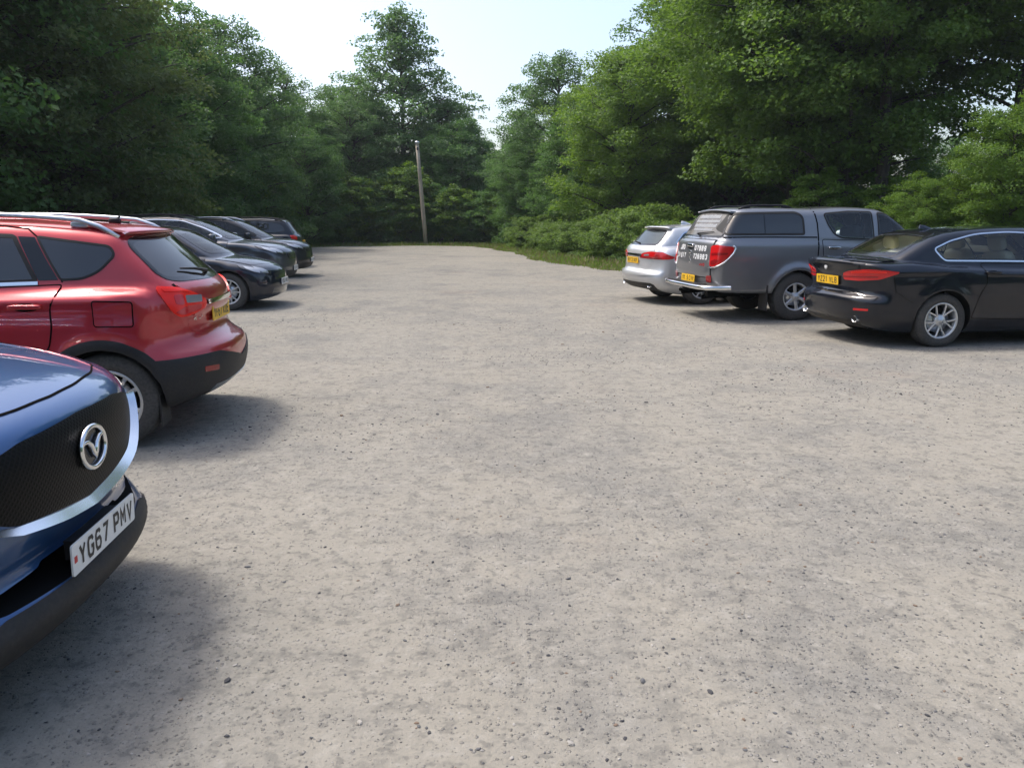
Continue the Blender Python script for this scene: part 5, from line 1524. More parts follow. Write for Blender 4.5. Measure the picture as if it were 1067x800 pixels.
# ================================================================== SETTING
SUN_AZ = (-.88, .47)            # towards the sun, horizontally: left and ahead
SUN_EL = 59.

def leaf_mat(name, c1, c2, trans=.45, rough=.55):
    m = bpy.data.materials.new(name); m.use_nodes = True
    nt = m.node_tree; nt.nodes.clear()
    out = N(nt, 'ShaderNodeOutputMaterial')
    tc = N(nt, 'ShaderNodeTexCoord')
    nz = N(nt, 'ShaderNodeTexNoise', Scale=.55, Detail=3.); nt.links.new(tc.outputs['Object'], nz.inputs['Vector'])
    n2 = N(nt, 'ShaderNodeTexNoise', Scale=14., Detail=1.); nt.links.new(tc.outputs['Object'], n2.inputs['Vector'])
    ad = N(nt, 'ShaderNodeMath', operation='MULTIPLY_ADD'); nt.links.new(nz.outputs['Fac'], ad.inputs[0]); ad.inputs[1].default_value = .55
    a2 = N(nt, 'ShaderNodeMath', operation='MULTIPLY_ADD'); nt.links.new(n2.outputs['Fac'], a2.inputs[0]); a2.inputs[1].default_value = .45
    nt.links.new(a2.outputs[0], ad.inputs[2])
    r = ramp(nt, ad.outputs[0], [(.30, c1), (.72, c2)])
    d = N(nt, 'ShaderNodeBsdfPrincipled'); d.inputs['Roughness'].default_value = rough; d.inputs['Specular IOR Level'].default_value = .35
    nt.links.new(r.outputs[0], d.inputs['Base Color'])
    t = N(nt, 'ShaderNodeBsdfTranslucent')
    hs = N(nt, 'ShaderNodeHueSaturation'); hs.inputs['Hue'].default_value = .485; hs.inputs['Saturation'].default_value = 1.1; hs.inputs['Value'].default_value = 1.6
    nt.links.new(r.outputs[0], hs.inputs['Color']); nt.links.new(hs.outputs[0], t.inputs[0])
    mx = N(nt, 'ShaderNodeMixShader'); mx.inputs[0].default_value = trans
    nt.links.new(d.outputs[0], mx.inputs[1]); nt.links.new(t.outputs[0], mx.inputs[2]); nt.links.new(mx.outputs[0], out.inputs[0])
    return m

MATS['leaf_oak'] = leaf_mat('leaf_oak', (.032,.076,.014), (.098,.178,.034))
MATS['leaf_lime'] = leaf_mat('leaf_lime', (.036,.085,.014), (.105,.19,.032))
MATS['leaf_dark'] = leaf_mat('leaf_dark', (.032,.084,.028), (.076,.150,.046), .46)
MATS['leaf_mid'] = leaf_mat('leaf_mid', (.030,.080,.022), (.078,.165,.042), .44)
MATS['leaf_olive'] = leaf_mat('leaf_olive', (.042,.076,.026), (.092,.135,.044), .44)
MATS['leaf_bramble'] = leaf_mat('leaf_bramble', (.055,.105,.022), (.105,.180,.040), .45)

def bark():
    m, nt, b = new_mat('bark')
    tc = N(nt, 'ShaderNodeTexCoord'); mp = N(nt, 'ShaderNodeMapping'); mp.inputs['Scale'].default_value = (6, 6, 1.2)
    nt.links.new(tc.outputs['Object'], mp.inputs[0])
    nz = N(nt, 'ShaderNodeTexNoise', Scale=3., Detail=8., Roughness=.7); nt.links.new(mp.outputs[0], nz.inputs['Vector'])
    r = ramp(nt, nz.outputs['Fac'], [(.3, (.020,.017,.014)), (.7, (.085,.075,.060))])
    nt.links.new(r.outputs[0], b.inputs['Base Color']); b.inputs['Roughness'].default_value = .95
    bp = N(nt, 'ShaderNodeBump', Strength=.8, Distance=.03); nt.links.new(nz.outputs['Fac'], bp.inputs['Height']); nt.links.new(bp.outputs[0], b.inputs['Normal'])
    return m
MATS['bark'] = bark()

def leaves_mesh(name, centers, outs, rads, counts, leaf, mk, rng, flat=.45, droop=.18):
    """many small folded leaves gathered in flattened sprays"""
    C = np.repeat(centers, counts, 0); O = np.repeat(outs, counts, 0); Rr = np.repeat(rads, counts)
    n = len(C)
    q = rng.normal(size=(n, 3)); q /= np.linalg.norm(q, axis=1)[:,None]
    q *= (rng.random(n)**.45)[:,None]
    # local spray frame: horizontal outward, sideways, up
    oh = O.copy(); oh[:,2] *= .3; oh /= np.linalg.norm(oh, axis=1)[:,None]+1e-9
    sd = np.cross(oh, [0,0,1.]); sd /= np.linalg.norm(sd, axis=1)[:,None]+1e-9
    up = np.cross(sd, oh)
    a = q[:,0]*Rr*1.15; b = q[:,1]*Rr; c = q[:,2]*Rr*flat
    c = c-droop*(np.maximum(a, 0)**2+b*b*.6)/np.maximum(Rr, .05)
    P = C+oh*a[:,None]+sd*b[:,None]+up*c[:,None]
    nrm = up*.85+oh*.3+rng.normal(size=(n, 3))*.55
    nrm /= np.linalg.norm(nrm, axis=1)[:,None]
    t = rng.normal(size=(n, 3))+oh*.6; t -= nrm*(t*nrm).sum(1)[:,None]; t /= np.linalg.norm(t, axis=1)[:,None]
    s = np.cross(nrm, t)
    L = leaf*rng.uniform(.65, 1.35, n); W = L*rng.uniform(.30, .42, n)
    fold = nrm*(L*.12)[:,None]
    v0 = P-t*(L*.5)[:,None]; v2 = P+t*(L*.5)[:,None]-nrm*(L*.15)[:,None]
    v1 = P+s*W[:,None]+fold; v3 = P-s*W[:,None]+fold
    V = np.stack([v0, v1, v2, v3], 1).reshape(-1, 3)
    me = bpy.data.meshes.new(name)
    me.vertices.add(4*n); me.vertices.foreach_set('co', V.ravel())
    idx = np.arange(4*n).reshape(-1, 4)
    tri = np.stack([idx[:,0], idx[:,1], idx[:,2], idx[:,0], idx[:,2], idx[:,3]], 1).reshape(-1)
    me.loops.add(6*n); me.loops.foreach_set('vertex_index', tri.astype('i'))
    me.polygons.add(2*n); me.polygons.foreach_set('loop_start', (np.arange(2*n)*3).astype('i'))
    try: me.polygons.foreach_set('loop_total', np.full(2*n, 3, 'i'))
    except Exception: pass
    me.materials.append(MATS[mk]); me.update(calc_edges=True); me.validate()
    return me

def grow(name, H, Rc, base, nl, leaf, nleaf, mk, seed, shape='round', spray=.8, trunk_r=.22, top=0., lean=(0,0), flat=.42, open_=.0):
    """one tree: (trunk mesh builder, crown mesh). Crown envelope by height, limbs out to it, sprays on the limbs"""
    rng = np.random.default_rng(seed); pr = random.Random(seed)
    def env(z):
        u = np.clip((z-base)/(H-base), 0, 1)
        if shape == 'round': r = np.sin(np.pi*np.clip(u*.92+.08, 0, 1))**.55
        elif shape == 'cone': r = np.minimum(1.05, 1.35*(1-u)**.95+.04)*np.minimum(1, u*6+.45)
        elif shape == 'wall': r = np.minimum(1, .80+.5*u)*np.sqrt(np.clip(1-u**4, 0, 1))
        else: r = np.sqrt(np.clip(1-(2*u-1)**2*.9, 0, 1))
        return Rc*np.maximum(r, .06)
    tb = MB()
    tp = []; zz = np.linspace(0, H*.93, 9); wob = rng.normal(size=(9, 2))*.10*H/12
    wob[0] = 0
    for i, z in enumerate(zz):
        tp.append((lean[0]*z/H+wob[i,0]*z/H*1.5, lean[1]*z/H+wob[i,1]*z/H*1.5, z))
    tr = [trunk_r*(1.35 if i == 0 else 1)*(1-.90*(z/H)**.9)+.012 for i, z in enumerate(zz)]
    tube(tb, tp, tr, n=10)
    tpn = np.array(tp)
    def trunk_at(z): return np.array([np.interp(z, zz, tpn[:,0]), np.interp(z, zz, tpn[:,1]), z])
    cs = []; os_ = []; rs = []
    ph = rng.random()*6.28
    for k in range(nl):
        u = (k+rng.random())/nl
        z1 = base+(H-base)*(u**.85)
        az = ph+k*2.399+rng.normal()*.25
        rad_ = env(z1)*rng.uniform(.72, 1.08)
        z0 = max(base*.75, z1-rad_*rng.uniform(.25, .55))
        p0 = trunk_at(min(z0, H*.9)); d = np.array([math.cos(az), math.sin(az), 0])
        p3 = trunk_at(min(z1, H*.97))+d*rad_
        p3[2] = z1+rng.normal()*.15
        mid = (p0+p3)/2+np.array([0, 0, rad_*.12])+rng.normal(size=3)*.08*rad_
        pts = []
        for t in np.linspace(0, 1, 6):
            pts.append((1-t)**2*p0+2*t*(1-t)*mid+t*t*p3)
        r0 = trunk_r*.34*(1-.6*u)+.012
        tube(tb, pts, [r0*(1-.85*t)+.004 for t in np.linspace(0, 1, 6)], n=6, caps=False)
        # sprays along the outer limb, on side twigs
        ns = max(3, int(rad_*3.2/spray*.55)+2)
        for j in range(ns):
            t = 1-(j/ns)**1.15*.72
            b = (1-t)**2*p0+2*t*(1-t)*mid+t*t*p3
            off = rng.normal(size=3)*np.array([.55, .55, .38])*spray*(1.5-.6*t)*1.1
            if j == 0: off *= .3
            c = b+off
            if rng.random() < open_: continue
            o = c-trunk_at(c[2]); o[2] = max(o[2], 0)+.2
            cs.append(c); os_.append(o/np.linalg.norm(o)); rs.append(spray*rng.uniform(.55, 1.1)*(1-.25*u))
            if j % 2 == 0 and j > 0: tube(tb, [tuple(b), tuple((b+c)/2+np.array([0,0,.04])), tuple(c)], [.016, .010, .004], n=4, caps=False)
    # leading shoots
    for k in range(6):
        z = H*(.86+.14*k/5); c = trunk_at(min(z, H*.93)); c[2] = z-.1; c[:2] += rng.normal(size=2)*.22*(1-k/6)*Rc*.3
        cs.append(c); os_.append(np.array([rng.normal()*.3, rng.normal()*.3, 1])/1.2); rs.append(spray*(.75-.09*k))
    cs = np.array(cs); os_ = np.array(os_); rs = np.array(rs)
    w = rs**2*rng.uniform(.6, 1.4, len(rs)); cnt = np.maximum(8, (w/w.sum()*nleaf)).astype(int)
    me = leaves_mesh('crown', cs, os_, rs, cnt, leaf, mk, rng, flat)
    return tb, me

PROTO = {}
def tree_proto(key, **kw):
    tb, me = grow(key, **kw)
    tme = None
    o = tb.build('trunk', MATS['bark']); tme = o.data; bpy.data.objects.remove(o)
    PROTO[key] = (tme, me)
def plant(key, name, label, cat, group, x, y, s=1., rz=0., sz=None, z=0.):
    e = empty(name, (x, y, z), rz); e.scale = (s, s, sz or s)
    tag(e, label, cat, group)
    t = bpy.data.objects.new('trunk', PROTO[key][0]); link(t, e)
    c = bpy.data.objects.new('crown', PROTO[key][1]); link(c, e)
    return e

def protos():
    tree_proto('oak', H=12, Rc=4.6, base=1.6, nl=64, leaf=.135, nleaf=76000, mk='leaf_oak', seed=1, flat=.5, spray=1.0, trunk_r=.30)
    tree_proto('oakhi', H=14, Rc=5.0, base=3.4, nl=60, leaf=.13, nleaf=76000, mk='leaf_oak', seed=2, flat=.5, spray=1.0, trunk_r=.24, open_=.12)
    tree_proto('oaktall', H=16, Rc=5.2, base=6.6, nl=54, leaf=.135, nleaf=60000, mk='leaf_oak', seed=22, flat=.5, spray=.95, trunk_r=.22, open_=.32)
    tree_proto('lime', H=10, Rc=3.8, base=.6, nl=64, leaf=.12, nleaf=72000, mk='leaf_lime', seed=3, flat=.5, shape='wall', spray=.9, trunk_r=.18)
    tree_proto('dark', H=13, Rc=4.4, base=.5, nl=70, leaf=.145, nleaf=64000, mk='leaf_dark', seed=4, flat=.52, shape='wall', spray=1.0, trunk_r=.26)
    tree_proto('mid', H=11, Rc=4.2, base=.4, nl=66, leaf=.135, nleaf=64000, mk='leaf_mid', seed=5, flat=.52, shape='wall', spray=.95, trunk_r=.22)
    tree_proto('olive', H=11, Rc=3.6, base=.7, nl=62, leaf=.125, nleaf=60000, mk='leaf_olive', seed=6, shape='wall', spray=.9, trunk_r=.22)
    tree_proto('spire', H=16, Rc=7.7, base=.6, nl=110, leaf=.20, nleaf=62000, mk='leaf_dark', seed=7, shape='cone', spray=1.15, trunk_r=.26, open_=.10)
    tree_proto('airy', H=14, Rc=3.6, base=4.5, nl=36, leaf=.17, nleaf=15000, mk='leaf_mid', seed=8, spray=.85, trunk_r=.17, open_=.25)
    tree_proto('bush', H=2.6, Rc=1.5, base=.05, nl=34, leaf=.11, nleaf=16000, mk='leaf_mid', seed=9, shape='round', spray=.42, trunk_r=.05)
    tree_proto('bramble', H=1.9, Rc=1.7, base=.02, nl=40, leaf=.085, nleaf=24000, mk='leaf_bramble', seed=10, shape='round', spray=.40, trunk_r=.03)
    tree_proto('sapling', H=4.2, Rc=1.7, base=.15, nl=40, leaf=.13, nleaf=18000, mk='leaf_lime', seed=11, shape='oval', spray=.5, trunk_r=.06)

def ground_mats():
    # --- gravel of the car park
    m, nt, b = new_mat('gravel')
    L = nt.links.new
    g = N(nt, 'ShaderNodeNewGeometry'); pos = g.outputs['Position']
    def noise(scale, detail=6., rough=.6, vec=None):
        n = N(nt, 'ShaderNodeTexNoise', Scale=scale, Detail=detail, Roughness=rough); L(vec or pos, n.inputs['Vector']); return n.outputs['Fac']
    def math_(op, a, b_=None, c=None):
        n = N(nt, 'ShaderNodeMath', operation=op)
        for i, q in enumerate((a, b_, c)):
            if q is None: continue
            if isinstance(q, (int, float)): n.inputs[i].default_value = q
            else: L(q, n.inputs[i])
        return n.outputs[0]
    def mix(f, a, b_, mode='MIX'):
        n = N(nt, 'ShaderNodeMix', data_type='RGBA', blend_type=mode)
        if isinstance(f, (int, float)): n.inputs[0].default_value = f
        else: L(f, n.inputs[0])
        for i, q in ((6, a), (7, b_)):
            if isinstance(q, tuple): n.inputs[i].default_value = (*q, 1)
            else: L(q, n.inputs[i])
        return n.outputs[2]
    big = noise(.28, 6., .62); mid = noise(1.3, 7., .68); fine = noise(9., 6., .7); grit = noise(55., 4., .75)
    patch = ramp(nt, math_('MULTIPLY_ADD', mid, .55, math_('MULTIPLY', big, .5)), [(.48, 0.), (.62, .9)]).outputs[0]
    sand = mix(noise(.55, 4.), (.246,.226,.186), (.276,.258,.220))
    grey = mix(fine, (.148,.143,.130), (.222,.214,.194))
    base = mix(patch, sand, grey)
    # reddish clay in a few worn places
    clay = ramp(nt, noise(.40, 5., .6, None), [(.60, 0.), (.74, .45)]).outputs[0]
    base = mix(clay, base, (.245,.185,.140))
    # compacted wheel lanes, dusty and pale, running along the car park
    mp = N(nt, 'ShaderNodeMapping'); mp.inputs['Scale'].default_value = (.75, .10, 1.); mp.inputs['Rotation'].default_value = (0, 0, .12); L(pos, mp.inputs[0])
    lane = ramp(nt, noise(1.0, 5., .55, mp.outputs[0]), [(.40, 0.), (.62, 1.)]).outputs[0]
    base = mix(math_('MULTIPLY', lane, .45), base, (.270,.254,.218))
    # coarse mottling of stone drifts that still reads some metres away
    m1 = noise(6.5, 3., .75); m2 = noise(17., 2., .7)
    base = mix(ramp(nt, m1, [(.36, .42), (.47, 0.)]).outputs[0], base, (.120,.116,.106))
    base = mix(ramp(nt, m1, [(.56, 0.), (.70, .40)]).outputs[0], base, (.345,.325,.285))
    base = mix(ramp(nt, m2, [(.34, .50), (.44, 0.)]).outputs[0], base, (.105,.102,.095))
    base = mix(ramp(nt, m2, [(.60, 0.), (.72, .35)]).outputs[0], base, (.36,.34,.30))
    # grains
    base = mix(ramp(nt, grit, [(.30, .75), (.42, 0.)]).outputs[0], base, (.12,.118,.115))
    base = mix(ramp(nt, grit, [(.60, 0.), (.75, .55)]).outputs[0], base, (.38,.365,.345))
    # stone chips: two sizes of cells, denser in the grey patches
    hgt = None
    for sc, thr, amt in ((46., .28, .62), (100., .32, .5), (27., .20, .5)):
        v = N(nt, 'ShaderNodeTexVoronoi', Scale=sc); L(pos, v.inputs['Vector'])
        wn = N(nt, 'ShaderNodeSeparateColor'); L(v.outputs['Color'], wn.inputs[0])
        keep = math_('GREATER_THAN', wn.outputs[0], math_('MULTIPLY_ADD', patch, -.35 if sc > 20 else -.12, .86 if sc > 20 else .96))
        chip = math_('MULTIPLY', ramp(nt, v.outputs['Distance'], [(thr-.06, 1.), (thr+.05, 0.)]).outputs[0], keep)
        colr = mix(wn.outputs[1], (.080,.078,.078), (.29,.275,.255))
        base = mix(math_('MULTIPLY', chip, amt), base, colr)
        hh = math_('MULTIPLY', chip, .012 if sc > 20 else .02); hgt = hh if hgt is None else math_('ADD', hgt, hh)
    L(base, b.inputs['Base Color']); b.inputs['Roughness'].default_value = .95; b.inputs['Specular IOR Level'].default_value = .15
    hgt = math_('ADD', hgt, math_('MULTIPLY', grit, .006)); hgt = math_('ADD', hgt, math_('MULTIPLY', fine, .010)); hgt = math_('ADD', hgt, math_('MULTIPLY', mid, .025))
    bp = N(nt, 'ShaderNodeBump', Strength=.7, Distance=1.); L(hgt, bp.inputs['Height']); L(bp.outputs[0], b.inputs['Normal'])
    MATS['gravel'] = m
    # --- woodland floor / verge
    m, nt, b = new_mat('soil'); L = nt.links.new
    tc = N(nt, 'ShaderNodeTexCoord'); nz = N(nt, 'ShaderNodeTexNoise', Scale=.8, Detail=8., Roughness=.7); L(tc.outputs['Object'], nz.inputs['Vector'])
    r = ramp(nt, nz.outputs['Fac'], [(.3, (.030,.034,.014)), (.55, (.045,.060,.020)), (.75, (.085,.072,.045))]); L(r.outputs[0], b.inputs['Base Color']); b.inputs['Roughness'].default_value = 1.
    MATS['soil'] = m
    m, nt, b = new_mat('verge_ground'); L = nt.links.new
    tc = N(nt, 'ShaderNodeTexCoord'); nz = N(nt, 'ShaderNodeTexNoise', Scale=2.2, Detail=8., Roughness=.7); L(tc.outputs['Object'], nz.inputs['Vector'])
    r = ramp(nt, nz.outputs['Fac'], [(.3, (.060,.095,.022)), (.58, (.10,.115,.040)), (.80, (.20,.165,.100))]); L(r.outputs[0], b.inputs['Base Color']); b.inputs['Roughness'].default_value = 1.
    MATS['verge_ground'] = m
    MATS['grass'] = leaf_mat('grass', (.055,.115,.016), (.115,.185,.035), .4)
    MATS['grass_dry'] = leaf_mat('grass_dry', (.12,.105,.045), (.20,.165,.085), .2)

# outline of the gravel (world x, y), counter-clockwise
PARK = [(-60,-30),(60,-30),(60,13),(26,17),(16,20.5),(9.5,22.0),(5.2,23.3),(3.2,23.8),(2.2,26.0),(1.4,29.0),(.6,33.0),(-.2,38.0),(-1.0,42.5),(-2.6,45.6),(-6,46.6),(-10,45.6),(-12.5,42),(-13.2,36),(-13.0,30),(-12.6,24),(-12.4,18),(-14,12),(-60,10)]

def grid_poly(poly, res):
    uv, F = tri_fill(poly, res); return uv, F

def build_ground():
    ground_mats()
    mb = MB(); mb.add([(-150,-150,-.012),(150,-150,-.012),(150,150,-.012),(-150,150,-.012)], [(0,1,2,3)], 0, smooth=False)
    tag(mb.build('ground', MATS['soil']), kind='structure')
    # verge: a collar of thin grass round the gravel
    P = np.array(PARK); big = rnd([tuple(p) for p in P], 3., 6)
    rng = np.random.default_rng(3)
    edge = []
    for i in range(len(big)):
        a = np.array(big[i]); b = np.array(big[(i+1) % len(big)]); n = max(1, int(np.linalg.norm(b-a)/.35))
        for k in range(n): edge.append(a+(b-a)*k/n)
    edge = np.array(edge)
    T = np.roll(edge, -1, 0)-np.roll(edge, 1, 0); T /= np.linalg.norm(T, axis=1)[:,None]; Nn = np.stack([T[:,1], -T[:,0]], 1)
    s = np.arange(len(edge)); wob = .18*np.sin(s*.31)+.12*np.sin(s*.83+1)+rng.normal(size=len(edge))*.05
    inner = edge+Nn*wob[:,None]
    V = [(x, y, 0.) for x, y in inner]
    mb = MB(); mb.add(V, [tuple(range(len(V)))], 0, smooth=False)
    tag(mb.build('gravel_car_park', MATS['gravel']), kind='structure')
    outer = edge+Nn*2.6
    n = len(edge); mb = MB()
    mb.add([(x, y, -.004) for x, y in edge-Nn*.5]+[(x, y, -.004) for x, y in outer], [(i, i+n, (i+1) % n+n, (i+1) % n) for i in range(n)], 0, smooth=False)
    tag(mb.build('verge', MATS['verge_ground']), kind='structure')
    # grass blades on the verge that the photo sees
    pts = []
    vis = [i for i in range(n) if edge[i,1] > 14 and -16 < edge[i,0] < 30]
    gb = MB(); V = []; F = []
    ne = 36000
    for k in range(ne):
        i = vis[rng.integers(len(vis))]; d = rng.random()**1.2*2.5-.12
        p = edge[i]+Nn[i]*(d+wob[i])+T[i]*rng.normal()*.3
        h = rng.uniform(.05, .16)*(.45+min(d, 1.2)*.9); w = rng.uniform(.006, .014)*2.0; a = rng.random()*6.28; ln = rng.normal(size=2)*h*.45
        c, s2 = math.cos(a)*w, math.sin(a)*w; b0 = len(V)
        V += [(p[0]-c, p[1]-s2, -.01), (p[0]+c, p[1]+s2, -.01), (p[0]+ln[0]*.5+c*.6, p[1]+ln[1]*.5+s2*.6, h*.6), (p[0]+ln[0]*.5-c*.6, p[1]+ln[1]*.5-s2*.6, h*.6), (p[0]+ln[0], p[1]+ln[1], h)]
        F.append(((b0,b0+1,b0+2,b0+3), (b0+3,b0+2,b0+4), 1 if rng.random() < .35 else 0))
    gb.v = V; gb.n = [None]*len(V)
    for q, t, m in F: gb.f += [q, t]; gb.m += [m, m]; gb.flat += [False, False]
    tag(gb.build('verge_grass', [MATS['grass'], MATS['grass_dry']]), kind='stuff')
    # loose stones on the gravel
    base = []
    for k in range(5):
        r = random.Random(k); bm = []
        for j in range(3):
            for i in range(6):
                th = 2*math.pi*(i+.5*j)/6; ph = (-.55, .15, .85)[j]
                q = r.uniform(.75, 1.2); bm.append((math.cos(th)*math.cos(ph)*q, math.sin(th)*math.cos(ph)*q*.8, math.sin(ph)*.62*q))
        bm.append((0, 0, .62))
        f = [(j*6+i, j*6+(i+1) % 6, (j+1)*6+(i+1) % 6, (j+1)*6+i) for j in range(2) for i in range(6)]+[(12+i, 12+(i+1) % 6, 18) for i in range(6)]
        base.append((np.array(bm), f))
    MATS['stone_grey'] = mat('stone_grey', (.115,.115,.118), .9, spec=.2); MATS['stone_dark'] = mat('stone_dark', (.062,.062,.066), .9, spec=.2)
    MATS['stone_pale'] = mat('stone_pale', (.33,.31,.28), .9, spec=.2); MATS['stone_brown'] = mat('stone_brown', (.19,.14,.105), .9, spec=.2)
    sm = MB(); rng = np.random.default_rng(17)
    cl = rng.uniform([-4,1.2],[7,13],(70,2))
    cnt = 0
    while cnt < 14000:
        if rng.random() < .8:
            c = cl[rng.integers(len(cl))]; p = c+rng.normal(size=2)*np.array([.55,.42])
        else:
            y = 1.1+13*rng.random()**1.6; p = np.array([rng.uniform(-.75, .75)*y*1.05, y])
        if p[1] < 1.0: continue
        s_ = .0024+.0055*rng.random()**3.0*(1+p[1]*.05)
        if rng.random() < .025: s_ *= 1.9
        bv, bf = base[rng.integers(5)]; a = rng.random()*6.28; ca, sa = math.cos(a), math.sin(a)
        q = bv*s_*np.array([1.25, 1., rng.uniform(.5, .9)])
        q = np.stack([q[:,0]*ca-q[:,1]*sa+p[0], q[:,0]*sa+q[:,1]*ca+p[1], q[:,2]+s_*.12], 1)
        sm.add(q, bf, int(rng.choice([0,0,0,1,1,2,2,3])), smooth=False); cnt += 1
    tag(sm.build('loose_stones', [MATS['stone_grey'], MATS['stone_dark'], MATS['stone_pale'], MATS['stone_brown']]), kind='stuff')

def build_pole():
    e = empty('pole', (-5.28, 48.0, 0)); tag(e, 'bare weathered wooden pole, leaning slightly left in front of the far trees', 'pole')
    m, nt, b = new_mat('weathered_wood')
    tc = N(nt, 'ShaderNodeTexCoord'); mp = N(nt, 'ShaderNodeMapping'); mp.inputs['Scale'].default_value = (8, 8, .6); nt.links.new(tc.outputs['Object'], mp.inputs[0])
    nz = N(nt, 'ShaderNodeTexNoise', Scale=4., Detail=7.); nt.links.new(mp.outputs[0], nz.inputs['Vector'])
    r = ramp(nt, nz.outputs['Fac'], [(.3, (.25,.21,.155)), (.7, (.46,.40,.31))]); nt.links.new(r.outputs[0], b.inputs['Base Color']); b.inputs['Roughness'].default_value = .9
    MATS['wood'] = m
    mb = MB(); H = 6.08; top = (-.40, 0)
    tube(mb, [(top[0]*t, 0, H*t-.1) for t in (0, .25, .5, .75, 1)], [.13,.125,.12,.11,.10], n=14)
    mb.build('shaft', m, e)
    mb = MB(); tube(mb, [(top[0], 0, H-.12), (top[0], 0, H-.02), (top[0], 0, H+.02)], [.135,.135,.09], n=14); mb.build('cap', MATS['alloy'], e)
    mb = MB(); box(mb, (top[0]*.93, -.135, H*.93), (.10,.05,.16)); mb.build('bracket', MATS['alloy_dark'], e)

def build_trees():
    protos()
    R = random.Random(11)
    T = []
    def P(key, kind, x, y, s, look, group, name='tree', cat='tree', sz=None):
        plant(key, name, look, cat, group, x, y, s, R.uniform(0, 6.28), (sz or s))
    GL = 'trees along the left edge'; GB = 'trees at the back'; GR = 'trees along the right edge'
    D = 'leafy tree among the dense dark trees along the left edge of the gravel'
    # left bank, near to far
    P('lime','t', -14.2, 13.5, 1.05, 'green tree at the far left edge of the photo, above the red car', GL)
    P('mid','t', -14.4, 19.0, 1.15, D, GL); P('olive','t', -12.2, 21.6, .98, 'olive brown tree with drooping branches, left of the black SUV', GL)
    P('dark','t', -17.5, 24.0, 1.15, D, GL); P('dark','t', -14.2, 27.0, .78, D, GL); P('dark','t', -13.9, 32.0, .67, D, GL)
    P('mid','t', -15.8, 36.8, .88, D, GL); P('dark','t', -18.5, 31.5, .95, D, GL); P('airy','t', -13.4, 33.6, .72, 'thin airy tree top rising above the left bank', GL)
    P('dark','t', -20.0, 17.5, 1.2, D, GL); P('mid','t', -19.5, 38.0, .95, D, GL); P('airy','t', -17.0, 35.0, .92, 'sparse tree showing sky through its top on the left bank', GL)
    P('dark','t', -14.2, 40.6, .86, D, GL); P('mid','t', -17.0, 43.0, .82, D, GL)
    P('dark','t', -24, 28, 1.2, D, GL); P('dark','t', -25, 22, 1.2, D, GL); P('dark','t', -24, 36, 1.1, D, GL)
    # back
    B = 'leafy tree in the dense wall of trees behind the pole'
    P('spire','t', -7.8, 57.5, .98, 'tall pointed tree rising above the rest behind the pole', GB)
    P('mid','t', -12.2, 47.0, .62, 'rounded bright green tree at the left back corner of the gravel', GB)
    P('dark','t', -14.5, 50.5, .80, B, GB); P('dark','t', -10.4, 53.0, .72, B, GB); P('mid','t', -3.9, 54.2, .72, B, GB); P('mid','t', -5.4, 53.6, .6, B, GB)
    P('dark','t', -2.4, 57.0, .55, B, GB); P('dark','t', -18, 54, .85, B, GB); P('dark','t', -13, 60, .85, B, GB); P('mid','t', -7.0, 54.0, .5, B, GB); P('dark','t', -10.6, 56.5, .77, B, GB); P('dark','t', -4.7, 57.5, .76, B, GB)
    P('mid','t', .4, 50.0, .55, B, GB); P('dark','t', 1.2, 60, .7, B, GB)
    # right bank, far to near
    Q = 'leafy tree in the green bank along the right edge of the gravel'
    P('dark','t', 2.4, 46.5, .82, 'rounded dark topped tree at the far right beside the gap of sky', GR)
    P('mid','t', .9, 45.0, .50, Q, GR); P('mid','t', 3.6, 41.0, .62, Q, GR); P('oak','t', 5.6, 43.0, .78, Q, GR)
    P('lime','t', 5.2, 36.0, .88, 'bright fresh green tree halfway along the right edge', GR); P('oakhi','t', 10.2, 35.0, .95, Q, GR)
    P('oakhi','t', 10.4, 29.6, .95, Q, GR); P('oakhi','t', 11.5, 31.5, 1.1, Q, GR)
    P('oakhi','t', 10.9, 26.2, .88, 'big spreading tree behind the silver estate car', GR)
    P('oakhi','t', 10.3, 27.2, 1.1, 'tall broad tree with branches spreading above the grey pickup', GR)
    P('oaktall','t', 11.5, 24.8, 1.0, 'tall tree with a straight dark trunk standing behind the grey pickup', GR)
    P('oaktall','t', 15.9, 25.2, .95, 'tree with open branches against the sky at the right', GR)
    P('dark','t', 15.2, 32, .45, Q, GR); P('dark','t', 20.5, 33.0, .40, Q, GR); P('dark','t', 11, 37, 1.1, Q, GR)
    P('lime','t', 11.9, 18.9, .42, 'sunlit bright green tree at the right edge beyond the black saloon', GR)
    P('lime','t', 10.4, 20.0, .26, 'low sunlit leafy tree right of the straight dark trunk', GR)
    P('airy','t', 17.2, 27.0, .95, 'thin tree with sky between its leaves at the right edge', GR)
    P('lime','t', 13.9, 19.6, .5, 'leafy tree cut by the right edge of the photo', GR)
    P('dark','t', 9, 42, 1., Q, GR); P('dark','t', 14, 42, 1., Q, GR); P('mid','t', 22, 40, .5, Q, GR)
    # the wood goes on behind the photographer; its trees show in the cars' paint
    for x, y, k in ((-27,-13,'dark'),(-20,-16,'mid'),(-12.5,-17,'dark'),(-5.5,-18,'oak'),(1.5,-18,'dark'),(8.5,-17.5,'mid'),(15.5,-17,'dark'),(22.5,-15,'oak'),(29,-12,'dark'),(-30,-5,'mid'),(33,-4,'mid')):
        P(k,'t', x, y, .95, 'leafy tree behind the photographer, closing the near end of the gravel', 'trees behind the photographer')
    # undergrowth
    GU = 'bushes under the trees'
    def bush(key, x, y, s, label, g=GU, name='bush'): plant(key, name, label, 'bush', g, x, y, s, R.uniform(0, 6.28), s*R.uniform(.85, 1.15))
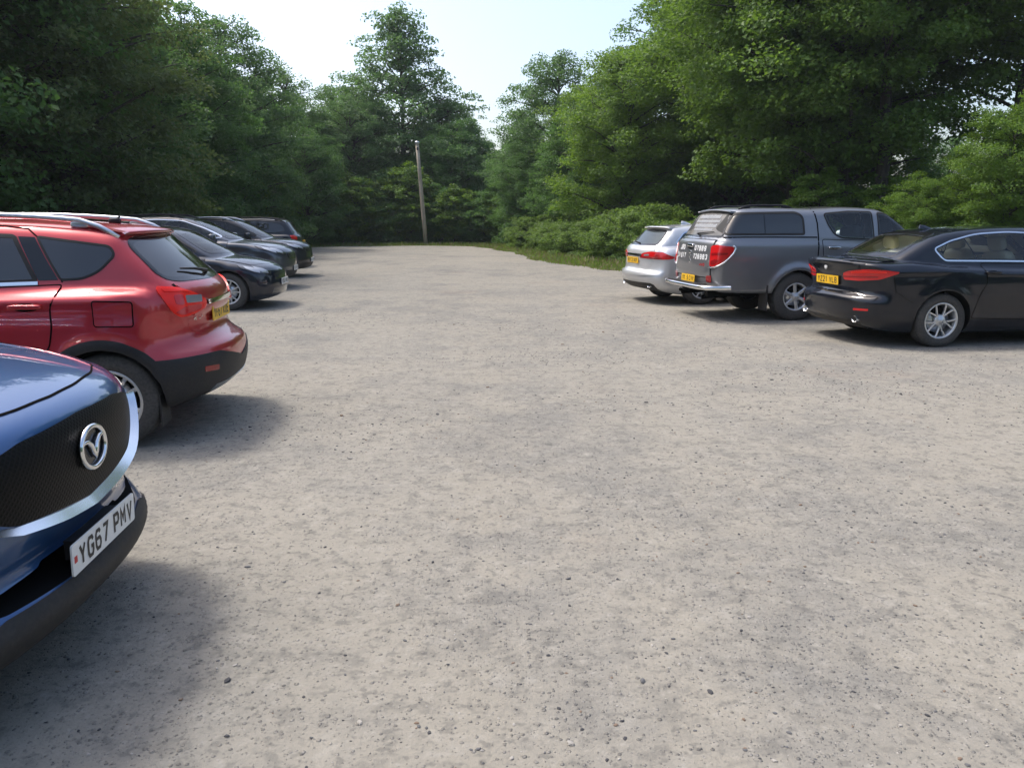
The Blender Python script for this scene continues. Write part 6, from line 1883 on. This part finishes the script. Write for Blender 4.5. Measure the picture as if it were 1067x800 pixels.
    for i in range(26):
        t = i/25; x = -13.6+R.uniform(-1.2, .2)-1.2*math.sin(t*3.1); y = 15+30*t+R.uniform(-.5, .5)
        bush('bush' if i % 3 else 'sapling', x-.4, y, R.uniform(.8, 1.25), 'leafy bush in the shade under the dark left bank of trees', 'bushes on the left bank')
    for i in range(15):
        t = i/14; x = -13+14.5*t; y = 49.2+R.uniform(-.2, .9)+(1-abs(2*t-1))*.8
        bush('sapling' if i % 3 == 0 else 'bush', x, y, R.uniform(.8, 1.2), 'leafy bush in the undergrowth at the far end of the gravel', 'bushes at the far end')
    # bramble hedge on the right
    edge = [(-.9,42.0),(.2,38.0),(.9,35.5),(1.5,33.2),(2.3,30.2),(3.2,27.2),(4.4,25.0),(6.2,24.0),(8.4,23.2),(10.6,22.6),(13,22.0),(15.5,21.4)]
    E = np.array(edge)
    for row, (off, sc) in enumerate(((1.5, .74), (3.0, .86))):
        for i in range(22):
            t = i/21*(len(E)-1); a = int(min(t, len(E)-2)); p = E[a]+(E[a+1]-E[a])*(t-a); d = E[a+1]-E[a]; d = d/np.linalg.norm(d); nn = np.array([-d[1], d[0]])
            if nn[0] < 0 and a < 4: nn = -nn
            nn = np.array([.8, .6]) if a < 7 else np.array([.2, .98])
            q = p+nn*(off*.8+.55)+np.array([R.uniform(-.3, .3), R.uniform(-.3, .3)])
            bush('bramble', q[0], q[1], sc*R.uniform(.82, 1.12), 'bramble clump in the low hedge along the right edge', 'bramble hedge', 'bramble')
    for x, y, s in ((9.6,24.6,.7),(11.2,23.4,.6),(14.0,20.9,.75),(15.8,20.5,.7),(17.4,19.8,.8),(19.2,19.2,.8),(20.8,18.6,.8)):
        bush('sapling', x, y, s, 'sunlit leafy bush under the trees behind the cars on the right', 'bushes behind the right cars')

def world_light():
    w = bpy.data.worlds.new('World'); scene.world = w; w.use_nodes = True
    nt = w.node_tree; bg = nt.nodes['Background']
    s = nt.nodes.new('ShaderNodeTexSky'); s.sky_type = 'NISHITA'; s.sun_disc = False
    s.sun_elevation = rad(SUN_EL); s.sun_rotation = math.atan2(SUN_AZ[0], SUN_AZ[1])
    s.air_density = 1.0; s.dust_density = 4.0; s.ozone_density = 1.0
    nt.links.new(s.outputs[0], bg.inputs[0]); bg.inputs[1].default_value = .15
    l = bpy.data.lights.new('sun', 'SUN'); l.energy = 1.5; l.angle = rad(10.); l.color = (1., .96, .90)
    o = bpy.data.objects.new('sun', l); col.objects.link(o)
    c = math.cos(rad(SUN_EL)); k = math.hypot(*SUN_AZ)
    o.rotation_euler = Vector((SUN_AZ[0]/k*c, SUN_AZ[1]/k*c, math.sin(rad(SUN_EL)))).to_track_quat('Z', 'Y').to_euler()
    o.location = (-20, 10, 30)

def build_added_haze():  # thin volume added to lift the dark trees, as lens glare would
    mb = MB(); box(mb, (0, 0, 8.75), (310, 310, 19.5))
    m = bpy.data.materials.new('added_haze_volume'); m.use_nodes = True; nt = m.node_tree; nt.nodes.clear()
    out = N(nt, 'ShaderNodeOutputMaterial'); v = N(nt, 'ShaderNodeVolumePrincipled')
    v.inputs['Color'].default_value = (.84,.94,1.,1); v.inputs['Density'].default_value = .00045; v.inputs['Anisotropy'].default_value = .3
    nt.links.new(v.outputs[0], out.inputs['Volume'])
    tag(mb.build('added_haze', m), kind='stuff')

def camera():
    cd = bpy.data.cameras.new('camera'); cd.sensor_fit = 'HORIZONTAL'; cd.sensor_width = 36; cd.lens = 36*801/1067
    cd.clip_start = .05; cd.clip_end = 3000
    o = bpy.data.objects.new('camera', cd); col.objects.link(o)
    o.location = (0, 0, 1.57); o.rotation_euler = (rad(90)-math.atan(172/801.), 0, 0)
    scene.camera = o
# ================================================================== BUILD
build_ground()
build_pole()
build_trees()
black_saloon(); pickup(); silver_estate(); red_crossover(); blue_suv(); left_row()
build_added_haze()
world_light()
camera()
scene.view_settings.view_transform = 'Standard'
scene.view_settings.look = 'None'
scene.view_settings.exposure = 1.0
scene.view_settings.gamma = 1.
scene.cycles.max_bounces = 8
scene.cycles.transparent_max_bounces = 12
scene.cycles.use_denoising = True
scene.cycles.denoising_prefilter = 'ACCURATE'
